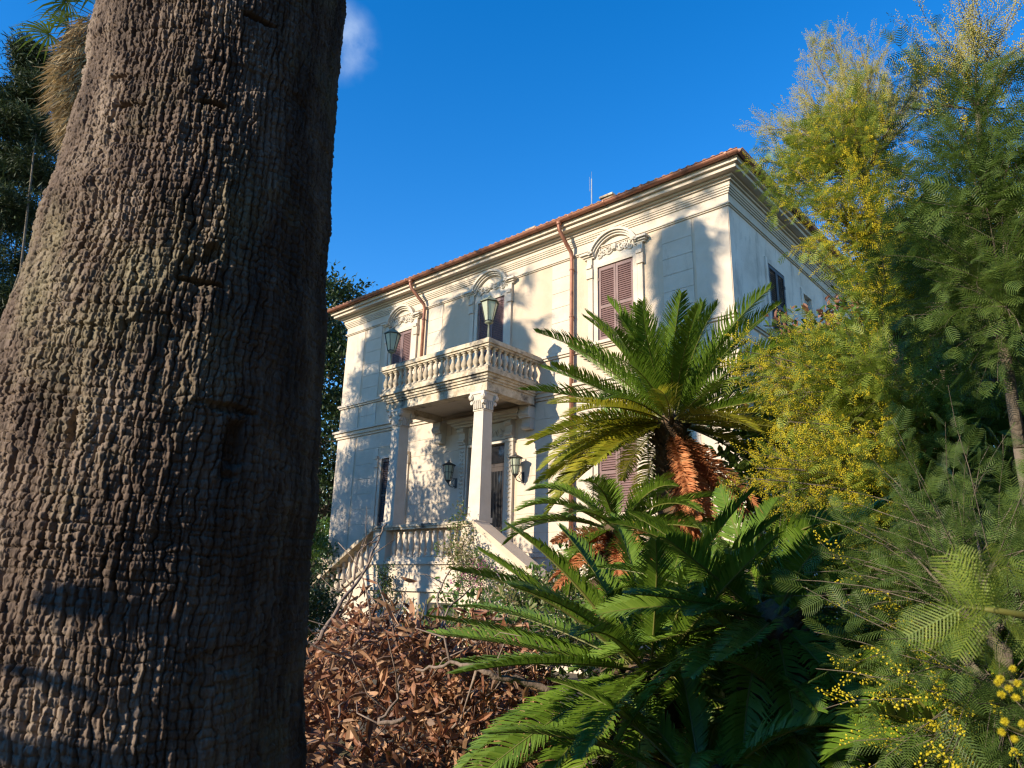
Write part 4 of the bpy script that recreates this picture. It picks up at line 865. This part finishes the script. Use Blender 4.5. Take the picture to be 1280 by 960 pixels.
# ------------------------------------------------------------------ mimosa
def pinnate(_n, wd, hwd):
    tv = []; tf = []
    for s in (-1, 1):
        for k in range(_n):
            t = .10+.88*k/_n; l_ = .34*math.sin(math.pi*(.16+.76*t))+.03; b = len(tv)
            tv += [(t, 0, 0), (t+wd, 0, .0), (t+.38*l_+hwd, s*l_*.5, .012), (t+.38*l_-hwd, s*l_*.5, .012), (t+.72*l_+hwd*.4, s*l_*.92, -.045), (t+.72*l_-hwd*.4, s*l_*.92, -.045)]; tf += [(b, b+1, b+2, b+3), (b+3, b+2, b+4, b+5)]
    b = len(tv); tv += [(0, -.008, 0), (0, .008, 0), (1, .004, 0), (1, -.004, 0)]; tf.append((b, b+1, b+2, b+3))
    return np.array(tv), np.array(tf)
PINN = pinnate(6, .062, .027); PFINE = pinnate(15, .022, .010)
def panicle(n, seed, rb):
    q = np.random.default_rng(seed); V = []; Fc = []
    oc = np.array([(1, 0, 0), (-1, 0, 0), (0, 1, 0), (0, -1, 0), (0, 0, 1), (0, 0, -1)], float); of = [(0, 2, 4), (2, 1, 4), (1, 3, 4), (3, 0, 4), (2, 0, 5), (1, 2, 5), (3, 1, 5), (0, 3, 5)]
    for k in range(n):
        t = .1+.9*k/n; sp = .16*(1-t*.8); a = k*2.4; c = np.array([t, sp*math.cos(a), sp*math.sin(a)*.7]); b = len(V)
        V += list(c+oc*rb*q.uniform(.8, 1.2)); Fc += [tuple(b+i for i in f_) for f_ in of]
    b = len(V); V += [(0, -.006, 0), (0, .006, 0), (1, .003, 0)]; Fc.append((b, b+1, b+2))
    return np.array(V), np.array(Fc)
PAN = panicle(16, 1, .036); BUD = panicle(11, 2, .034)
def mimosa(label, base, forks, targets, seed, leafs=.11, bloom=.5, sub=26, name='mimosa_tree', rad=.07, pin=None, lm='mim'):
    """targets: (point, strength, kind) kind 0 mixed, 1 mostly bloom, 2 bud wands, 3 dark leaf only"""
    q = np.random.default_rng(seed); e_ = empty(name, G(base), label, 'mimosa', 'flowering mimosas'); wood = MB(); LP, LD, LS = [], [], []; BP, BD, BS = [], [], []; UP_, UD, US = [], [], []
    fk = [np.array(f_, float) for f_ in forks]; base = np.array(base, float); prev = base; rr_ = np.linspace(rad, rad*.45, len(fk)+1)
    for k, f_ in enumerate(fk): wood.tube([prev, (prev+f_)/2+q.normal(0, .04, 3), f_], [rr_[k], (rr_[k]+rr_[k+1])/2, rr_[k+1]], 8); prev = f_
    for (T, st_, kind) in targets:
        T = np.array(T, float); cand = [f_ for f_ in fk if f_[2] < T[2]+.5] or [fk[0]]; s0 = min(cand, key=lambda f_: np.linalg.norm(f_-T)+.6*max(0, f_[2]-T[2]+.3)); v = T-s0; L = np.linalg.norm(v)
        mid = s0+v*.5+q.normal(0, .06*L, 3)+np.array([0, 0, .07*L]); t = np.linspace(0, 1, 9)[:, None]; P = (1-t)**2*s0+2*t*(1-t)*mid+t*t*T; wood.tube(P, np.linspace(.006+.006*L, .002, 9), 5)
        nsub = int(sub*st_*(.5+L*.55)); ts = q.uniform(max(.15, 1-1.15/max(L, .3)), 1, nsub)
        for tt in ts:
            i_ = min(int(tt*8), 7); f_ = tt*8-i_; p = P[i_]*(1-f_)+P[i_+1]*f_; ax = norm(P[i_+1]-P[i_]); pr = norm(np.cross(ax, norm(q.normal(size=3))))
            upb = np.array([0, 0, .35 if kind in (0, 2) else -.10]); d = norm(ax*(.75 if kind != 2 else 1.1)+pr*.8+upb); sl2 = (.16+.42*(1-tt)+.05*q.random())*(.9+.3*q.random())
            w2 = [p]; dd = d
            for _ in range(4): dd = norm(dd+q.normal(0, .10, 3)-np.array([0, 0, .06 if kind != 2 else -.05])); w2.append(w2[-1]+dd*sl2/4)
            w2 = np.array(w2); wood.tube(w2, [.0022, .0018, .0015, .0012, .0008], 3, caps=False)
            nleaf = int(sl2/(.031 if kind != 2 else .02)); pl = {0: .60, 1: .28, 2: .04, 3: 1.}[kind]*(1-.15*tt)
            for m_ in range(nleaf):
                g_ = (m_+.5)/nleaf*4; a_ = min(int(g_), 3); pp = w2[a_]*(1-(g_-a_))+w2[a_+1]*(g_-a_); ad = norm(w2[a_+1]-w2[a_]); sd = norm(np.cross(ad, norm(q.normal(size=3)))); d2 = norm(ad*.9+sd*.8+q.normal(0, .15, 3))
                if q.random() < pl: LP.append(pp); LD.append(norm(d2-np.array([0, 0, .15]))); LS.append(leafs*q.uniform(.7, 1.15))
                elif (kind == 2 and (q.random() < .7 or not BP)) or (kind == 0 and tt > .9 and q.random() < .3): UP_.append(pp); UD.append(norm(d2+ad*.6)); US.append(q.uniform(.07, .12))
                elif kind != 3 and q.random() < (bloom*1.5 if kind == 1 else bloom): BP.append(pp); BD.append(d2); BS.append(q.uniform(.07, .12))
    child(wood, 'trunk', M['bark2'], e_, True)
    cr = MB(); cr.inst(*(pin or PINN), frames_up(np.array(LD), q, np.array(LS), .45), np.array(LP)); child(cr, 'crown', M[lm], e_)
    if BP: bl_ = MB(); bl_.inst(*PAN, frames(np.array(BD), q, np.array(BS)), np.array(BP)); child(bl_, 'blossom', M['mimy'], e_)
    if UP_: bu = MB(); bu.inst(*BUD, frames(np.array(UD), q, np.array(US)), np.array(UP_)); child(bu, 'buds', M['mimp'], e_)
    print(name, len(LP), len(BP), len(UP_))
    return e_
mq = np.random.default_rng(91)
def tg(lst, f=1.):
    out = []
    for (x, y, d, k, n, jx) in lst:
        for _ in range(n): out.append((at(x+mq.normal(0, jx), y+mq.normal(0, jx), d*f*mq.uniform(.92, 1.08)), 1., k))
    return out
# tree 1: the feathery one in front of the villa's side wall
T1 = tg([(1012, 62, 4.6, 2, 1, 4), (1042, 48, 4.6, 2, 1, 4), (1072, 50, 4.6, 2, 1, 4), (1102, 70, 4.5, 2, 1, 4), (1125, 95, 4.5, 2, 1, 4), (1160, 90, 4.5, 2, 1, 5), (1000, 110, 4.6, 2, 1, 5), (985, 150, 4.5, 2, 1, 6), (958, 165, 4.5, 2, 2, 8), (945, 195, 4.4, 0, 1, 6), (1185, 115, 4.5, 2, 1, 6),
         (1040, 130, 4.6, 2, 2, 14), (1090, 130, 4.6, 0, 3, 16), (1060, 190, 4.5, 0, 5, 24), (1120, 190, 4.5, 1, 4, 24), (1000, 210, 4.4, 0, 4, 18), (975, 225, 4.3, 0, 3, 12), (1050, 240, 4.3, 1, 4, 14), (1080, 260, 4.4, 1, 6, 28), (1140, 270, 4.4, 0, 6, 30), (1130, 320, 4.3, 0, 5, 22), (1180, 340, 4.3, 0, 5, 24), (1120, 345, 4.2, 0, 3, 12), (1165, 390, 4.3, 3, 3, 20)], 1.24)
mimosa('feathery mimosa with yellow blossom and pale bud wands against the blue sky', at(1130, 700, 5.9), [at(1135, 560, 5.8), at(1120, 430, 5.7), at(1095, 320, 5.6), at(1080, 220, 5.6)], T1, 92, sub=18, bloom=.65)
# tree 2: sprays hanging to the left over the cycads
T2 = tg([(935, 445, 4.2, 1, 2, 8), (950, 475, 4.2, 1, 2, 10), (965, 510, 4.2, 1, 3, 10), (985, 530, 4.1, 1, 3, 12), (1010, 480, 4.2, 0, 3, 16), (1045, 460, 4.2, 0, 4, 20), (1000, 430, 4.3, 0, 2, 14), (945, 590, 4.0, 1, 3, 9), (965, 615, 4.0, 1, 3, 10), (985, 580, 4.0, 1, 4, 14), (1010, 620, 4.0, 0, 4, 14), (1035, 660, 4.0, 0, 3, 12), (1050, 590, 4.1, 0, 5, 22), (1080, 520, 4.2, 0, 5, 24), (1110, 480, 4.2, 3, 5, 24), (1090, 640, 4.0, 0, 4, 20), (1130, 570, 4.1, 3, 6, 28), (1060, 695, 3.8, 1, 1, 8), (1130, 660, 4.0, 0, 3, 18), (1180, 500, 4.2, 3, 5, 28), (1200, 600, 4.2, 3, 5, 30)], 1.22)
mimosa('mimosa with drooping yellow sprays hanging over the cycads at the centre right', at(1200, 760, 5.2), [at(1180, 640, 5.1), at(1150, 560, 5.1), at(1120, 500, 5.1)], T2, 93, sub=17)
# tree 3: darker one at the right edge
T3 = tg([(1225, 28, 4.0, 2, 1, 3), (1205, 70, 4.0, 2, 1, 4), (1180, 70, 4.0, 2, 1, 5), (1245, 75, 4.0, 2, 1, 5), (1270, 85, 4.0, 2, 1, 5), (1175, 130, 3.9, 2, 1, 6), (1215, 110, 4.0, 0, 2, 8), (1190, 170, 3.9, 0, 2, 10), (1265, 130, 3.9, 0, 2, 10), (1225, 180, 3.9, 3, 4, 14), (1240, 240, 3.8, 3, 6, 22), (1200, 270, 3.8, 3, 4, 18), (1270, 300, 3.8, 3, 5, 22), (1210, 340, 3.8, 3, 5, 22), (1270, 380, 3.8, 3, 4, 22), (1230, 430, 3.7, 3, 3, 20), (1290, 200, 3.8, 3, 3, 20)])
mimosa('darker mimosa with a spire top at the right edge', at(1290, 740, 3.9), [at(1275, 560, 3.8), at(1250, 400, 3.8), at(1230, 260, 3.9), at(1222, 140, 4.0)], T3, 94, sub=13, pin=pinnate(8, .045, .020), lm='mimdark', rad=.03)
# tree 4: low mimosa growth at the lower right, some of it sunlit
T4 = tg([(1140, 775, 2.9, 1, 1, 6), (1160, 785, 2.9, 1, 2, 10), (1185, 900, 2.5, 1, 2, 8), (1190, 940, 2.4, 1, 1, 8), (1230, 850, 2.5, 3, 5, 22), (1260, 920, 2.4, 3, 4, 18), (1240, 760, 2.6, 3, 7, 24), (1150, 700, 2.8, 3, 5, 20), (1210, 690, 2.7, 3, 7, 24), (1270, 700, 2.6, 3, 6, 22), (1190, 640, 2.9, 3, 5, 20), (1260, 620, 2.8, 3, 5, 20), (1120, 690, 3.0, 3, 3, 16)])
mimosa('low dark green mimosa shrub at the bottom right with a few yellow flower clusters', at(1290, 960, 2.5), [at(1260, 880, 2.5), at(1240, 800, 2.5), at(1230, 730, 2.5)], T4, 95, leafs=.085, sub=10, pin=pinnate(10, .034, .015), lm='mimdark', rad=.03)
# nearest branch, with its round flower balls, at the right edge
q = np.random.default_rng(96); nb = empty('mimosa_branch', G(at(1330, 770, 1.15)), 'out of focus mimosa branch with round yellow flower balls at the right edge', 'mimosa')
m_ = MB(); P_ = np.array([at(1330, 780, 1.2), at(1285, 770, 1.15), at(1250, 764, 1.1), at(1205, 758, 1.1)]); m_.tube(P_, [.006, .005, .004, .002], 6)
P2 = np.array([at(1310, 1100, .95), at(1300, 960, .95), at(1290, 860, .92), at(1262, 852, .9)]); m_.tube(P2, [.004, .003, .002, .0012], 6); P3 = np.array([at(1295, 905, .93), at(1275, 915, .92), at(1258, 905, .9)]); m_.tube(P3, [.002, .0015, .001], 5); m_.tube([at(1310, 1100, .95), G(at(1320, 1000, 1.1))], [.006, .012], 6); m_.tube([at(1330, 780, 1.2), at(1330, 1000, 1.15), G(at(1340, 1000, 1.1))], [.006, .009, .014], 6)
child(m_, 'stem', M['rachis'], nb, True)
m_ = MB(); LP, LD, LS = [], [], []
for k in range(26):
    f_ = q.uniform(0, 3); a_ = min(int(f_), 2); p = P_[a_]*(1-f_+a_)+P_[a_+1]*(f_-a_); sg = 1 if k % 2 else -1
    LP.append(p); LD.append(norm(np.array([-.5+q.normal(0, .3), q.normal(0, .4), .9*sg+.3])) if k % 3 else norm(q.normal(size=3))); LS.append(q.uniform(.05, .09))
m_.inst(*PFINE, frames(np.array(LD), q, np.array(LS)), np.array(LP)); child(m_, 'leaves', M['mim'], nb)
m_ = MB(); c0 = [(1250+11*k, 848+9*(k % 2)+3*k, .9) for k in range(4)]+[(1252, 868, .9), (1270, 872, .9), (1252, 915, .9), (1268, 924, .9), (1256, 902, .9), (1278, 905, .9), (1247, 853, .91), (1266, 836, .92)]
for (x, y, d) in c0:
    c = at(x, y, d); nq = 150; dd = norm(q.normal(size=(nq, 3))); m_.lathe([(0, -.0022), (.0022, 0), (0, .0022)], 6, tuple(c)); m_.inst(NEED[0]*[1, 1.6, 1], NEED[1], frames(dd, q, q.uniform(.0032, .0046, nq)), np.repeat(c[None], nq, 0))
child(m_, 'blossom', M['mimy'], nb)

# ------------------------------------------------------------------ broad leaved shrubs behind the mimosa
leafy('magnolia', 'broad leaved evergreen with russet leaf backs, topping out beside the villa\'s side window', 'tree', G(at(1060, 600, 8.2)), [(at(1035, 475, 8.0), .7, 60), (at(985, 490, 7.8), .5, 36), (at(1090, 450, 8.2), .75, 50), (at(1130, 440, 8.2), .9, 50), (at(1135, 385, 8.5), .5, 26), (at(1000, 560, 7.6), .75, 44), (at(1070, 540, 7.8), 1.0, 56), (at(1150, 540, 8), 1.0, 50), (at(1030, 640, 7.4), .9, 44), (at(1110, 640, 7.6), 1.0, 44), (at(1170, 395, 8.4), .6, 24)], leaf=.105, clump=.22, per=26, mats=[M['leaf'], M['leafb']], extra=.14, seed=101, trunk_r=.12, shell=.4)
leafy('laurel', 'glossy laurel bush with bright leaves left of the drooping mimosa sprays', 'bush', G(at(970, 640, 6.6)), [(at(958, 562, 6.4), .38, 30), (at(985, 590, 6.4), .5, 36), (at(1010, 650, 6.2), .6, 36), (at(975, 650, 6.3), .5, 30)], leaf=.11, clump=.18, per=14, mats=[M['leaf']], seed=102, trunk_r=.05, shell=.4)
leafy('laurel', 'laurel with large bright leaves among the dark growth at the right', 'bush', G(at(1230, 640, 5.2)), [(at(1215, 560, 5.0), .32, 20), (at(1240, 600, 5.0), .4, 24), (at(1210, 640, 5.0), .45, 26), (at(1270, 520, 5.2), .5, 24), (at(1270, 640, 5.0), .5, 24)], leaf=.10, clump=.16, per=12, mats=[M['leaf']], seed=103, trunk_r=.05, shell=.4)
leafy('bay_tree', 'small leaved evergreen showing glossy leaves between the two mimosa spires', 'tree', G(at(1180, 620, 7.4)), [(at(1130, 330, 7.4), .55, 40), (at(1180, 300, 7.4), .6, 44), (at(1160, 380, 7.2), .7, 50), (at(1210, 400, 7.2), .7, 46), (at(1180, 470, 7.0), .8, 50), (at(1230, 330, 7.4), .6, 36)], leaf=.095, clump=.2, per=24, mats=[M['leaf'], M['leafd']], extra=.4, seed=109, trunk_r=.1, shell=.3)
q2 = np.random.default_rng(104)
for k, (px, py, d, r_, lb) in enumerate([(1330, 430, 9.5, 1.9, 'dark evergreen tree at the right edge behind the mimosas'), (1270, 620, 11.0, 2.6, 'dark evergreen tree low behind the laurels at the right'), (1150, 680, 11.5, 2.0, 'dark evergreen low down behind the magnolia'), (1400, 880, 5.2, .9, 'dark shrub beyond the bottom right corner')]):
    c = at(px, py, d); bl = [(c+q2.normal(0, r_*.35, 3), r_*.62, 46) for _ in range(6)]; bl = [(b[0]*[1, 1, 0]+np.array([0, 0, max(b[0][2], r_*.5)]), b[1], b[2]) for b in bl]
    leafy('evergreen_tree', lb, 'tree', G(c), bl, leaf=.17, clump=.34, per=20, mats=[M['leafd']], seed=105+k, trunk_r=.12, shell=.3)
